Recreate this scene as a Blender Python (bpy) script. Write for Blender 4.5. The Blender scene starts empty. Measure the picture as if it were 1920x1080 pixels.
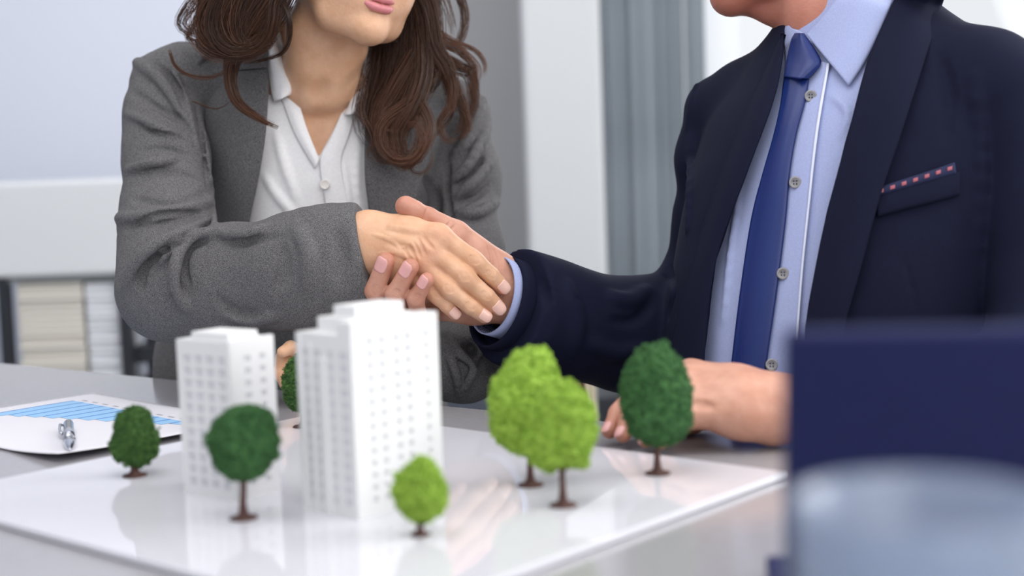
import bpy, math, random
import numpy as np
from mathutils import Vector, Matrix

# ------------------------------------------------------------------ camera
scene = bpy.context.scene
COL = scene.collection
FPX = 1920 * 50.0 / 36.0
PITCH = math.atan(240.0 / FPX)
ROLL = math.radians(2.0)
CAM = np.array([0.0, 0.0, 1.0])
TABLE_Z = 0.74
_f0 = np.array([0, math.cos(PITCH), -math.sin(PITCH)])
_u0 = np.array([0, math.sin(PITCH), math.cos(PITCH)])
_r0 = np.array([1.0, 0, 0])
FW = _f0
RT = math.cos(ROLL) * _r0 - math.sin(ROLL) * _u0
UP = math.cos(ROLL) * _u0 + math.sin(ROLL) * _r0

cd = bpy.data.cameras.new('camera')
cam = bpy.data.objects.new('camera', cd)
COL.objects.link(cam)
cam.matrix_world = Matrix(((RT[0], UP[0], -FW[0], CAM[0]),
                           (RT[1], UP[1], -FW[1], CAM[1]),
                           (RT[2], UP[2], -FW[2], CAM[2]), (0, 0, 0, 1)))
cd.lens = 50
cd.sensor_width = 36
cd.clip_start = 0.02
cd.dof.use_dof = True
cd.dof.focus_distance = 1.555
cd.dof.aperture_fstop = 2.8
scene.camera = cam

# ------------------------------------------------------------------ world, lights, exposure
scene.view_settings.view_transform = 'Standard'
scene.view_settings.look = 'None'
scene.view_settings.gamma = 1.0
scene.view_settings.exposure = 0.32
scene.view_settings.use_curve_mapping = False
w = bpy.data.worlds.new('sky')
scene.world = w
w.use_nodes = True
bg = w.node_tree.nodes['Background']
bg.inputs[0].default_value = (0.93, 0.96, 1.0, 1)
bg.inputs[1].default_value = 0.72


def area(name, loc, target, size, size_y, power, col):
    l = bpy.data.lights.new(name, 'AREA')
    l.shape = 'RECTANGLE'
    l.size = size
    l.size_y = size_y
    l.energy = power
    l.color = col
    o = bpy.data.objects.new(name, l)
    COL.objects.link(o)
    o.location = loc
    d = Vector(target) - Vector(loc)
    o.rotation_euler = d.to_track_quat('-Z', 'Y').to_euler()
    return o


area('window_daylight_right', (2.7, 1.25, 1.95), (-0.2, 1.4, 0.85), 2.2, 1.7, 60, (1.0, 0.99, 0.97))
area('ceiling_light', (-0.3, 1.2, 2.75), (-0.1, 1.5, 0.8), 2.2, 1.6, 26, (1.0, 0.985, 0.96))
area('window_daylight_back', (2.2, 4.35, 1.6), (2.2, 3.0, 1.6), 3.8, 2.2, 60, (0.96, 0.98, 1.0))
area('window_daylight_front', (0.9, -1.3, 2.1), (0.0, 1.5, 0.9), 1.8, 1.4, 17, (1.0, 0.99, 0.98))
area('ceiling_light_back', (-0.8, 3.0, 2.75), (-0.8, 3.6, 0.8), 2.2, 0.8, 15, (0.97, 0.985, 1.0))


# ------------------------------------------------------------------ points
def P(px, py, d):
    return CAM + d * (FW + (px - 960.0) / FPX * RT + (540.0 - py) / FPX * UP)


def G(px, py, z=TABLE_Z):
    r = FW + (px - 960.0) / FPX * RT + (540.0 - py) / FPX * UP
    t = (z - CAM[2]) / r[2]
    return CAM + r * t


def proj(X):
    q = X - CAM
    d = q @ FW
    return 960 + FPX * (q @ RT) / d, 540 - FPX * (q @ UP) / d, d


def rad(rpx, d):
    return rpx * d / FPX


def resample(pts, n):
    """Catmull-Rom through pts (any dimension), n samples"""
    p = np.array(pts, float)
    if len(p) == 2:
        t = np.linspace(0, 1, n)[:, None]
        return p[0] * (1 - t) + p[1] * t
    q = np.vstack([2 * p[0] - p[1], p, 2 * p[-1] - p[-2]])
    seg = np.linalg.norm(np.diff(p[:, :2] if p.shape[1] > 3 else p, axis=0), axis=1) + 1e-9
    cum = np.concatenate([[0], np.cumsum(seg)])
    s = np.linspace(0, cum[-1], n)
    i = np.clip(np.searchsorted(cum, s, side='right') - 1, 0, len(p) - 2)
    t = ((s - cum[i]) / seg[i])[:, None]
    a, b, c, d = q[i], q[i + 1], q[i + 2], q[i + 3]
    return 0.5 * (2 * b + (c - a) * t + (2 * a - 5 * b + 4 * c - d) * t * t + (3 * b - a - 3 * c + d) * t ** 3)


# ------------------------------------------------------------------ scene helpers
def link(o, parent=None):
    COL.objects.link(o)
    if parent is not None:
        o.parent = parent
    return o


def tag(o, label=None, cat=None, group=None, kind=None):
    if label:
        o['label'] = label
    if cat:
        o['category'] = cat
    if group:
        o['group'] = group
    if kind:
        o['kind'] = kind
    return o


def empty(name, loc, label=None, cat=None, group=None, rz=0.0):
    o = bpy.data.objects.new(name, None)
    o.empty_display_size = 0.05
    o.location = Vector([float(c) for c in loc])
    o.rotation_euler = (0, 0, rz)
    link(o)
    return tag(o, label, cat, group)


def mesh_np(name, V, Q, mat, parent=None, smooth=True, local=True):
    """V (n,3) in world space; Q: array of quads/tris. Child meshes are stored relative to the parent Empty."""
    me = bpy.data.meshes.new(name)
    V = np.asarray(V, np.float32)
    Q = np.asarray(Q, np.int32)
    if parent is not None and local:
        V = V - np.array(world_loc(parent), np.float32)
    k = Q.shape[1]
    me.vertices.add(len(V))
    me.vertices.foreach_set('co', V.ravel())
    me.loops.add(Q.size)
    me.loops.foreach_set('vertex_index', Q.ravel())
    me.polygons.add(len(Q))
    me.polygons.foreach_set('loop_start', np.arange(0, Q.size, k, dtype=np.int32))
    me.polygons.foreach_set('loop_total', np.full(len(Q), k, np.int32))
    me.polygons.foreach_set('use_smooth', np.full(len(Q), smooth))
    me.update(calc_edges=True)
    me.validate()
    if mat:
        me.materials.append(mat)
    return link(bpy.data.objects.new(name, me), parent)


def world_loc(o):
    v = Vector((0, 0, 0))
    while o is not None:
        v += o.location
        o = o.parent
    return v


class MB:
    """collects boxes, bars and lathes into one mesh"""

    def __init__(self):
        self.v, self.f = [], []

    def add(self, vs, fs):
        n = len(self.v)
        self.v += [tuple(map(float, q)) for q in vs]
        self.f += [tuple(i + n for i in q) for q in fs]
        return self

    def box(self, c, s, rz=0.0, M=None):
        x, y, z = s[0] / 2, s[1] / 2, s[2] / 2
        ca, sa = math.cos(rz), math.sin(rz)
        vs = []
        for dz in (-z, z):
            for dx, dy in ((-x, -y), (x, -y), (x, y), (-x, y)):
                q = (c[0] + dx * ca - dy * sa, c[1] + dx * sa + dy * ca, c[2] + dz)
                vs.append(M @ Vector(q) if M else q)
        return self.add(vs, [(3, 2, 1, 0), (4, 5, 6, 7), (0, 1, 5, 4), (1, 2, 6, 5), (2, 3, 7, 6), (3, 0, 4, 7)])

    def tube(self, pts, rs, n=12, caps=True):
        pts = [Vector([float(c) for c in p]) for p in pts]
        rings = []
        for i, p in enumerate(pts):
            t = (pts[min(i + 1, len(pts) - 1)] - pts[max(i - 1, 0)]).normalized()
            a = t.orthogonal().normalized() if i == 0 else (prev - t * prev.dot(t)).normalized()
            prev = a
            b = t.cross(a)
            r = rs[i] if hasattr(rs, '__len__') else rs
            rings.append([p + (a * math.cos(2 * math.pi * k / n) + b * math.sin(2 * math.pi * k / n)) * r for k in range(n)])
        vs = [q for r in rings for q in r]
        fs = [(i * n + k, i * n + (k + 1) % n, (i + 1) * n + (k + 1) % n, (i + 1) * n + k)
              for i in range(len(rings) - 1) for k in range(n)]
        if caps:
            fs += [tuple(range(n))[::-1], tuple((len(rings) - 1) * n + k for k in range(n))]
        return self.add(vs, fs)

    def lathe(self, prof, c=(0, 0, 0), n=32):
        """prof: list of (r, z)"""
        vs = [(c[0] + r * math.cos(2 * math.pi * k / n), c[1] + r * math.sin(2 * math.pi * k / n), c[2] + z)
              for r, z in prof for k in range(n)]
        fs = [(i * n + k, i * n + (k + 1) % n, (i + 1) * n + (k + 1) % n, (i + 1) * n + k)
              for i in range(len(prof) - 1) for k in range(n)]
        return self.add(vs, fs)

    def build(self, name, mat, parent=None, smooth=False, bevel=0.0, seg=2, autosmooth=False):
        me = bpy.data.meshes.new(name)
        off = world_loc(parent) if parent is not None else Vector((0, 0, 0))
        me.from_pydata([Vector(q) - off for q in self.v], [], self.f)
        me.update()
        if smooth:
            me.polygons.foreach_set('use_smooth', [True] * len(me.polygons))
        if mat:
            me.materials.append(mat)
        o = link(bpy.data.objects.new(name, me), parent)
        if bevel:
            m = o.modifiers.new('bevel', 'BEVEL')
            m.width = bevel
            m.segments = seg
            m.limit_method = 'ANGLE'
        return o


# ------------------------------------------------------------------ materials
def mat(name, col, rough=0.5, metal=0.0, **kw):
    m = bpy.data.materials.new(name)
    m.use_nodes = True
    b = m.node_tree.nodes['Principled BSDF']
    b.inputs['Base Color'].default_value = (*col, 1)
    b.inputs['Roughness'].default_value = rough
    b.inputs['Metallic'].default_value = metal
    for k, v in kw.items():
        b.inputs[k.replace('_', ' ')].default_value = v
    return m


def N(m, typ, **props):
    n = m.node_tree.nodes.new(typ)
    for k, v in props.items():
        setattr(n, k, v)
    return n


def L(m, a, b):
    m.node_tree.links.new(a, b)


def srgb(r, g, b):
    return tuple(((c / 255) / 12.92 if c / 255 < 0.04045 else ((c / 255 + 0.055) / 1.055) ** 2.4) for c in (r, g, b))


def noisy(m, c1, c2, scale, lo=0.35, hi=0.65, detail=2.0, bump=0.0, bscale=None, dist=0.002, vec=None):
    """mix two own colours of the material by a noise, with optional fine relief"""
    b = m.node_tree.nodes['Principled BSDF']
    tc = N(m, 'ShaderNodeTexCoord')
    src = tc.outputs['Object']
    if vec:
        mp = N(m, 'ShaderNodeMapping')
        mp.inputs['Scale'].default_value = vec
        L(m, src, mp.inputs['Vector'])
        src = mp.outputs[0]
    n = N(m, 'ShaderNodeTexNoise')
    n.inputs['Scale'].default_value = scale
    n.inputs['Detail'].default_value = detail
    L(m, src, n.inputs['Vector'])
    r = N(m, 'ShaderNodeValToRGB')
    r.color_ramp.elements[0].position = lo
    r.color_ramp.elements[1].position = hi
    r.color_ramp.elements[0].color = (*c1, 1)
    r.color_ramp.elements[1].color = (*c2, 1)
    L(m, n.outputs['Fac'], r.inputs['Fac'])
    L(m, r.outputs['Color'], b.inputs['Base Color'])
    if bump:
        n2 = n
        if bscale:
            n2 = N(m, 'ShaderNodeTexNoise')
            n2.inputs['Scale'].default_value = bscale
            n2.inputs['Detail'].default_value = 3
            L(m, src, n2.inputs['Vector'])
        bp = N(m, 'ShaderNodeBump')
        bp.inputs['Strength'].default_value = bump
        bp.inputs['Distance'].default_value = dist
        L(m, n2.outputs['Fac'], bp.inputs['Height'])
        L(m, bp.outputs['Normal'], b.inputs['Normal'])
    return m


def skin(name, c1, c2, red, scale=45, sss=0.18):
    m = mat(name, c1, 0.42)
    noisy(m, c1, c2, scale, 0.36, 0.66, 3, 0.45, 330, 0.0008)
    b = m.node_tree.nodes['Principled BSDF']
    src = b.inputs['Base Color'].links[0].from_socket
    at = N(m, 'ShaderNodeAttribute', attribute_name='flush')
    mx = N(m, 'ShaderNodeMix', data_type='RGBA', blend_type='MIX')
    mx.inputs[7].default_value = (*red, 1)
    L(m, at.outputs['Fac'], mx.inputs[0])
    L(m, src, mx.inputs[6])
    L(m, mx.outputs[2], b.inputs['Base Color'])
    b.inputs['Subsurface Weight'].default_value = sss
    b.inputs['Subsurface Radius'].default_value = (1.0, 0.35, 0.2)
    b.inputs['Subsurface Scale'].default_value = 0.006
    b.inputs['Specular IOR Level'].default_value = 0.4
    return m


M = {}
M['skin_w'] = skin('skin_woman', srgb(212, 164, 130), srgb(226, 181, 149), srgb(212, 138, 116))
M['skin_m'] = skin('skin_man', srgb(196, 142, 120), srgb(212, 160, 139), srgb(172, 92, 76))
M['nail_w'] = mat('nail_woman', srgb(242, 196, 182), 0.22)
M['nail_m'] = mat('nail_man', srgb(226, 168, 164), 0.28)
M['lips'] = mat('lips', srgb(206, 128, 132), 0.35)
M['blazer'] = noisy(mat('grey_wool', (0.1, 0.1, 0.1), 0.9, Specular_IOR_Level=0.2), srgb(56, 55, 57), srgb(126, 124, 126), 1700, 0.36, 0.64, 1.0,
                    0.3, 1500, 0.0004)
M['navy'] = noisy(mat('navy_wool', (0.01, 0.012, 0.03), 0.85, Specular_IOR_Level=0.18), srgb(15, 18, 39), srgb(20, 24, 48), 1400, 0.3, 0.7, 1.0, 0.2, 1200, 0.0004)
M['navy_edge'] = mat('navy_wool_lapel', srgb(28, 32, 58), 0.75, Sheen_Weight=0.2)
M['shirt_w'] = noisy(mat('white_cotton', (0.85, 0.85, 0.86), 0.8), srgb(244, 242, 244), srgb(249, 248, 250), 300, bump=0.1, bscale=900, dist=0.0004)
M['shirt_m'] = noisy(mat('light_blue_cotton', (0.5, 0.55, 0.8), 0.75), srgb(158, 167, 208), srgb(166, 176, 216), 600, bump=0.12, bscale=1100, dist=0.0004)
M['piping'] = mat('white_piping', srgb(225, 230, 250), 0.7)
M['tie'] = noisy(mat('blue_satin', srgb(30, 62, 140), 0.42), srgb(17, 38, 100), srgb(22, 46, 114), 700, bump=0.1, bscale=1500, dist=0.0003, vec=(1, 1, 3))
M['button_w'] = mat('pearl_button', srgb(235, 230, 225), 0.25)
M['button_m'] = mat('grey_shell_button', srgb(150, 148, 150), 0.25)
M['thread'] = mat('navy_thread', srgb(25, 32, 70), 0.8)
M['trouser_w'] = noisy(mat('blue_grey_trousers', (0.1, 0.1, 0.1), 0.85), srgb(84, 92, 110), srgb(110, 118, 135), 500)
M['plastic'] = mat('white_model_plastic', srgb(228, 228, 229), 0.5)
M['pane'] = mat('model_window_recess', srgb(212, 212, 216), 0.5)
M['board'] = mat('white_gloss_board', srgb(212, 211, 219), 0.04, Specular_IOR_Level=0.6)
M['paper'] = mat('white_paper', srgb(222, 220, 227), 0.7)
M['blue1'] = mat('chart_blue', srgb(150, 196, 236), 0.6)
M['blue2'] = mat('chart_blue_line', srgb(70, 130, 205), 0.6)
M['ink'] = mat('grey_print', srgb(170, 170, 182), 0.7)
M['chrome'] = mat('pen_chrome', srgb(200, 203, 212), 0.16, 1.0)
M['dark'] = mat('dark_metal', srgb(42, 45, 52), 0.45, 0.2)
M['rail'] = mat('grey_rail', srgb(120, 124, 126), 0.5)
M['desk_white'] = mat('white_laminate', srgb(220, 222, 225), 0.35)
M['wood'] = noisy(mat('bent_wood', srgb(120, 92, 66), 0.5), srgb(104, 80, 58), srgb(128, 98, 72), 14, vec=(1, 1, 8))
M['ply'] = mat('plywood_edge', srgb(226, 210, 180), 0.6)
M['ply2'] = mat('plywood_edge_grey', srgb(172, 170, 158), 0.6)
M['laptop'] = noisy(mat('navy_laptop_shell', srgb(24, 31, 78), 0.5, 0.0, Specular_IOR_Level=0.3), srgb(22, 29, 74), srgb(26, 33, 82), 300)
M['screen'] = mat('laptop_screen', (0.01, 0.01, 0.012), 0.15)
M['keys'] = mat('laptop_keys', (0.02, 0.02, 0.024), 0.5)
M['glass'] = mat('frosted_glass', (0.66, 0.76, 0.95), 0.16, Transmission_Weight=0.72, IOR=1.45)
M['water'] = mat('water', (0.95, 0.98, 1.0), 0.0, Transmission_Weight=1.0, IOR=1.33)
M['trunk'] = noisy(mat('model_trunk', srgb(78, 50, 46), 0.8), srgb(70, 45, 42), srgb(92, 62, 56), 300)
M['eye'] = mat('eye_white', srgb(235, 232, 228), 0.2)
M['iris'] = mat('iris', srgb(70, 50, 35), 0.2)
M['shoe'] = mat('black_leather', (0.015, 0.014, 0.014), 0.35)


def foam(name, a, b):
    m = mat(name, a, 0.95)
    return noisy(m, a, b, 220, 0.3, 0.7, 3)


M['foam_dark'] = foam('foam_dark_green', srgb(44, 84, 47), srgb(76, 122, 68))
M['foam_olive'] = foam('foam_olive_green', srgb(46, 82, 38), srgb(80, 116, 54))
M['foam_light'] = foam('foam_light_green', srgb(120, 158, 42), srgb(174, 205, 90))


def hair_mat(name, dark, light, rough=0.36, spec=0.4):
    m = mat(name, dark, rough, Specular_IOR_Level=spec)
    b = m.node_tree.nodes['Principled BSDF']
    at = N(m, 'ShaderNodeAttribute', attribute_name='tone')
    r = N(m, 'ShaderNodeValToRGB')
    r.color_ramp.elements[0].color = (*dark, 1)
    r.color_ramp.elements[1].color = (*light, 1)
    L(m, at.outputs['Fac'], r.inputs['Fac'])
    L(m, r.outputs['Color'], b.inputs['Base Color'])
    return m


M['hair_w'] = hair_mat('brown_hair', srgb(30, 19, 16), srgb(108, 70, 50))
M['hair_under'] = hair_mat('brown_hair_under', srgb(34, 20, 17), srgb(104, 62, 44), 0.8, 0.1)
M['hair_m'] = hair_mat('grey_hair', srgb(90, 86, 84), srgb(170, 166, 162))


# ------------------------------------------------------------------ distance-field modelling
def rc(a, b, r1, r2):
    a, b = np.asarray(a, float), np.asarray(b, float)
    ba = b - a
    l2 = ba @ ba
    rr = r1 - r2
    a2 = l2 - rr * rr
    if a2 <= 1e-10:
        c, r = (a, r1) if r1 > r2 else (b, r2)
        return lambda X: np.linalg.norm(X - c, axis=1) - r
    il2 = 1.0 / l2

    def f(X):
        pa = X - a
        y = pa @ ba
        z = y - l2
        q = pa * l2 - y[:, None] * ba
        x2 = np.einsum('ij,ij->i', q, q)
        y2 = y * y * l2
        z2 = z * z * l2
        k = math.copysign(1, rr) * rr * rr * x2 if rr else 0 * x2
        o = (np.sqrt(x2 * a2 * il2) + y * rr) * il2 - r1
        m1 = np.sign(z) * a2 * z2 > k
        m2 = (np.sign(y) * a2 * y2 < k) & ~m1
        o[m1] = (np.sqrt(x2 + z2) * il2 - r2)[m1]
        o[m2] = (np.sqrt(x2 + y2) * il2 - r1)[m2]
        return o
    return f


def squash(f, sigma, d0):
    """flatten a field in depth by sigma about the plane at depth d0 (d0 folded into the points by caller)"""
    def g(X):
        q = (X - CAM) @ FW - d0
        return f(X + (q * (1.0 / sigma - 1.0))[:, None] * FW) * (0.5 + 0.5 * sigma)
    return g


def ell(c, R, r):
    c, R, r = np.asarray(c, float), np.asarray(R, float), np.asarray(r, float)

    def f(X):
        q = (X - c) @ R.T
        k0 = np.sqrt(((q / r) ** 2).sum(1)) + 1e-9
        k1 = np.sqrt(((q / (r * r)) ** 2).sum(1)) + 1e-9
        return k0 * (k0 - 1.0) / k1
    return f


def plane(c, n):
    c, n = np.asarray(c, float), np.asarray(n, float)
    n = n / np.linalg.norm(n)
    return lambda X: (X - c) @ n


class Loft:
    """stack of ellipses along the camera's up axis; rows (py, cx, d, a_m, b_m), turned by yaw"""

    def __init__(self, rows, yaw, p=2.0):
        C = np.array([P(r[1], r[0], r[2]) for r in rows])
        self.o = C[0]
        w = np.array([(c - self.o) @ UP for c in C])
        i = np.argsort(w)
        self.w = w[i]
        self.C = C[i]
        self.A = np.array([r[3] for r in rows])[i]
        self.B = np.array([r[4] for r in rows])[i]
        self.x = math.cos(yaw) * RT - math.sin(yaw) * FW
        self.n = -(math.cos(yaw) * FW + math.sin(yaw) * RT)
        self.p = p
        self.ws = np.linspace(self.w[0], self.w[-1], 60)
        sm = lambda y: np.convolve(np.pad(np.interp(self.ws, self.w, y), 6, mode='edge'), np.ones(13) / 13, 'valid')
        self.cx = sm(self.C @ self.x)
        self.cn = sm(self.C @ self.n)
        self.a = sm(self.A)
        self.b = sm(self.B)

    def f(self, grow=0.0):
        def g(X):
            w = (X - self.o) @ UP
            wc = np.clip(w, self.ws[0], self.ws[-1])
            cx = np.interp(wc, self.ws, self.cx)
            cn = np.interp(wc, self.ws, self.cn)
            a = np.interp(wc, self.ws, self.a) + grow
            b = np.interp(wc, self.ws, self.b) + grow
            u = np.abs(X @ self.x - cx)
            v = np.abs(X @ self.n - cn)
            p = self.p
            k0 = ((u / a) ** p + (v / b) ** p) ** (1 / p) + 1e-9
            k1 = np.sqrt((u / (a * a)) ** 2 + (v / (b * b)) ** 2) + 1e-9
            d = k0 * (k0 - 1.0) / k1
            d = np.where(k0 < 0.35, -np.minimum(a, b) * 0.65, d)
            e = np.abs(w - wc)
            return np.where(e > 0, np.sqrt(np.maximum(d, 0) ** 2 + e * e) + np.minimum(d, 0) * 0, d)
        return g


def poly_cut(pts, dmin, dmax, n=80):
    """solid prism seen along the view rays inside a pixel outline, between two depths"""
    V = np.array(pts, float)

    def f(X):
        px, py, d = proj(X)
        q = np.stack([px, py], 1)
        best = np.full(len(q), 1e18)
        s = np.ones(len(q))
        for i in range(len(V)):
            a, b = V[i], V[i - 1]
            e = b - a
            w = q - a
            t = np.clip((w @ e) / (e @ e), 0, 1)
            bb = w - t[:, None] * e
            best = np.minimum(best, (bb * bb).sum(1))
            c1 = q[:, 1] >= a[1]
            c2 = q[:, 1] < b[1]
            c3 = e[0] * w[:, 1] > e[1] * w[:, 0]
            flip = (c1 & c2 & c3) | (~c1 & ~c2 & ~c3)
            s = np.where(flip, -s, s)
        dd = s * np.sqrt(best) * np.abs(d) / FPX
        return np.maximum(np.maximum(dd, d - dmax), dmin - d)
    return f


def smin(a, b, k):
    if k <= 0:
        return np.minimum(a, b)
    h = np.maximum(k - np.abs(a - b), 0) / k
    return np.minimum(a, b) - h * h * k * 0.25


class Field:
    """ordered list of soft unions, cuts and keeps"""

    def __init__(self):
        self.ops = []

    def u(self, f, k=0.0):
        self.ops.append(('u', k, f))
        return self

    def s(self, f, k=0.0):
        self.ops.append(('s', k, f))
        return self

    def i(self, f, k=0.0):
        self.ops.append(('i', k, f))
        return self

    def disp(self, f):
        self.ops.append(('d', 0.0, f))
        return self

    def chain(self, pts, k=0.01, sq=None):
        """pts: (px, py, d, r_px) joints"""
        for a, b in zip(pts[:-1], pts[1:]):
            A, B = P(*a[:3]), P(*b[:3])
            r1, r2 = rad(a[3], a[2]), rad(b[3], b[2])
            if sq:
                d0 = 0.5 * (a[2] + b[2])
                A2 = A + FW * ((a[2] - d0) * (1 / sq - 1))
                B2 = B + FW * ((b[2] - d0) * (1 / sq - 1))
                self.u(squash(rc(A2, B2, r1, r2), sq, d0), k)
            else:
                self.u(rc(A, B, r1, r2), k)
        return self

    def copy(self):
        g = Field()
        g.ops = list(self.ops)
        return g

    def __call__(self, X, keep=None):
        d = np.full(len(X), 10.0)
        for j, (op, k, f) in enumerate(self.ops):
            if keep is not None and not keep[j]:
                continue
            e = f(X)
            if op == 'u':
                d = smin(d, e, k)
            elif op == 's':
                d = -smin(-d, e, k)
            elif op == 'i':
                d = -smin(-d, -e, k)
            else:
                d = d + e
        return d

    def surf(self, px, py, d0=1.0, d1=2.6):
        """first hit along the view rays of pixels -> points, hit flags"""
        px, py = np.asarray(px, float).ravel(), np.asarray(py, float).ravel()
        D = FW + ((px - 960) / FPX)[:, None] * RT + ((540 - py) / FPX)[:, None] * UP
        t = np.full(len(px), d0)
        for _ in range(70):
            e = self(CAM + t[:, None] * D)
            live = (np.abs(e) > 2e-4) & (t < d1)
            if not live.any():
                break
            t = np.where(live, np.minimum(t + e * 0.8, d1), t)
        return CAM + t[:, None] * D, t < d1 - 1e-3

    def fold(self, base, pts, rpx, h, k=None, groove=False):
        """a ridge (or groove) of cloth along pixel points lying on base; h = how far it stands out (m)"""
        p = resample(pts, max(3, len(pts) * 3))
        X, ok = base.surf(p[:, 0], p[:, 1])
        n = len(p)
        dd = (X - CAM) @ FW
        t = np.linspace(0, 1, n)
        prof = np.clip(np.sin(np.pi * t), 0, 1) ** 0.8
        r = rpx * dd / FPX
        view = (X - CAM) / np.linalg.norm(X - CAM, axis=1)[:, None]
        sgn = -1.0 if groove else 1.0
        C = X + view * ((r - h * prof) * sgn)[:, None]
        kk = k if k else float(r.mean()) * 0.6
        for i in range(n - 1):
            if ok[i] and ok[i + 1] and np.linalg.norm(X[i + 1] - X[i]) < 0.12:
                f = rc(C[i], C[i + 1], r[i], r[i + 1])
                (self.s if groove else self.u)(f, kk)
        return self

    def mesh(self, lo, hi, h, smooth=1):
        lo, hi = np.asarray(lo, float), np.asarray(hi, float)
        BS = 12
        nb = np.ceil((hi - lo) / (h * BS)).astype(int)
        shape = nb * BS + 1
        bi = np.stack(np.meshgrid(*[np.arange(n) for n in nb], indexing='ij'), -1).reshape(-1, 3)
        cen = lo + (bi * BS + BS / 2) * h
        R = h * BS * math.sqrt(3) / 2
        E, dc = [], np.full(len(cen), 10.0)
        umin = np.full(len(cen), 10.0)
        for op, k, f in self.ops:
            e = f(cen)
            E.append(e)
            if op == 'u':
                dc = smin(dc, e, k)
                umin = np.minimum(umin, e)
            elif op == 's':
                dc = -smin(-dc, e, k)
            elif op == 'i':
                dc = -smin(-dc, -e, k)
            else:
                dc = dc + e
        E = np.array(E)
        D = np.empty(shape, np.float32)
        near = np.abs(dc) < R * 1.7 + 0.004
        far = ~near
        for b, s in zip(bi[far], dc[far]):
            i, j, l = b * BS
            D[i:i + BS + 1, j:j + BS + 1, l:l + BS + 1] = s
        g = np.stack(np.meshgrid(*[np.arange(BS + 1)] * 3, indexing='ij'), -1).reshape(-1, 3) * h
        for n in np.nonzero(near)[0]:
            b = bi[n]
            keep = []
            for j, (op, k, f) in enumerate(self.ops):
                if op == 'u':
                    keep.append(E[j, n] < umin[n] + 2.6 * R + k)
                elif op == 's':
                    keep.append(E[j, n] < 1.4 * R + k)
                else:
                    keep.append(True)
            d = self(lo + b * BS * h + g, keep)
            i, j, l = b * BS
            D[i:i + BS + 1, j:j + BS + 1, l:l + BS + 1] = d.reshape(BS + 1, BS + 1, BS + 1)
        return nets(D, lo, h, smooth)


def nets(D, lo, h, smooth=1):
    S = D < 0
    c = np.zeros(tuple(n - 1 for n in D.shape), np.int8)
    offs = [(i, j, k) for i in (0, 1) for j in (0, 1) for k in (0, 1)]
    nx, ny, nz = c.shape
    for i, j, k in offs:
        c += S[i:i + nx, j:j + ny, k:k + nz]
    act = (c > 0) & (c < 8)
    idx = np.argwhere(act)
    vid = np.full(act.shape, -1, np.int32)
    vid[act] = np.arange(len(idx))
    vals = {o: D[idx[:, 0] + o[0], idx[:, 1] + o[1], idx[:, 2] + o[2]].astype(float) for o in offs}
    acc = np.zeros((len(idx), 3))
    cnt = np.zeros(len(idx))
    for a in offs:
        for ax in range(3):
            if a[ax] == 0:
                b = list(a)
                b[ax] = 1
                va, vb = vals[a], vals[tuple(b)]
                m = (va < 0) != (vb < 0)
                t = np.where(m, va / np.where(m, va - vb, 1), 0)
                p = np.array(a, float)[None] + t[:, None] * (np.array(b) - np.array(a))[None]
                acc += p * m[:, None]
                cnt += m
    V = lo + (idx + acc / cnt[:, None]) * h
    F = []
    for ax in range(3):
        sl0, sl1 = [slice(None)] * 3, [slice(None)] * 3
        sl0[ax], sl1[ax] = slice(0, -1), slice(1, None)
        e = np.argwhere(S[tuple(sl0)] != S[tuple(sl1)])
        o1, o2 = (ax + 1) % 3, (ax + 2) % 3
        ok = (e[:, o1] > 0) & (e[:, o2] > 0) & (e[:, o1] < act.shape[o1]) & (e[:, o2] < act.shape[o2])
        e = e[ok]
        q = []
        for d1, d2 in ((0, 0), (1, 0), (1, 1), (0, 1)):
            x = e.copy()
            x[:, o1] -= d1
            x[:, o2] -= d2
            q.append(vid[x[:, 0], x[:, 1], x[:, 2]])
        q = np.stack(q, 1)
        inside = S[e[:, 0], e[:, 1], e[:, 2]]
        q[~inside] = q[~inside][:, ::-1]
        F.append(q)
    F = np.concatenate(F)
    F = F[(F >= 0).all(1)]
    for _ in range(smooth):
        A = np.zeros_like(V)
        n = np.zeros(len(V))
        for i in range(4):
            a, b = F[:, i], F[:, (i + 1) % 4]
            for x in range(3):
                A[:, x] += np.bincount(a, V[b, x], len(V)) + np.bincount(b, V[a, x], len(V))
            n += np.bincount(a, minlength=len(V)) + np.bincount(b, minlength=len(V))
        V = 0.5 * V + 0.5 * A / np.maximum(n, 1)[:, None]
    return V, F


def join_vf(*vfs):
    V, F, n = [], [], 0
    for v, f in vfs:
        V.append(v)
        F.append(f + n)
        n += len(v)
    return np.concatenate(V), np.concatenate(F)


def bounds(pts, pad):
    p = np.array(pts)
    return p.min(0) - pad, p.max(0) + pad


def vnoise(X, scale, seed=0):
    """value noise in [-1, 1]"""
    q = X * scale + seed * 17.13
    i = np.floor(q).astype(np.int64)
    f = q - i
    f = f * f * (3 - 2 * f)

    def hsh(a, b, c):
        n = (a * 73856093) ^ (b * 19349663) ^ (c * 83492791) ^ (seed * 2654435)
        n = (n ^ (n >> 13)) * 1274126177
        return ((n ^ (n >> 16)) & 0xFFFF) / 32767.5 - 1.0
    o = 0
    for a in (0, 1):
        for b in (0, 1):
            for c in (0, 1):
                w = (f[:, 0] if a else 1 - f[:, 0]) * (f[:, 1] if b else 1 - f[:, 1]) * (f[:, 2] if c else 1 - f[:, 2])
                o = o + w * hsh(i[:, 0] + a, i[:, 1] + b, i[:, 2] + c)
    return o


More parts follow.
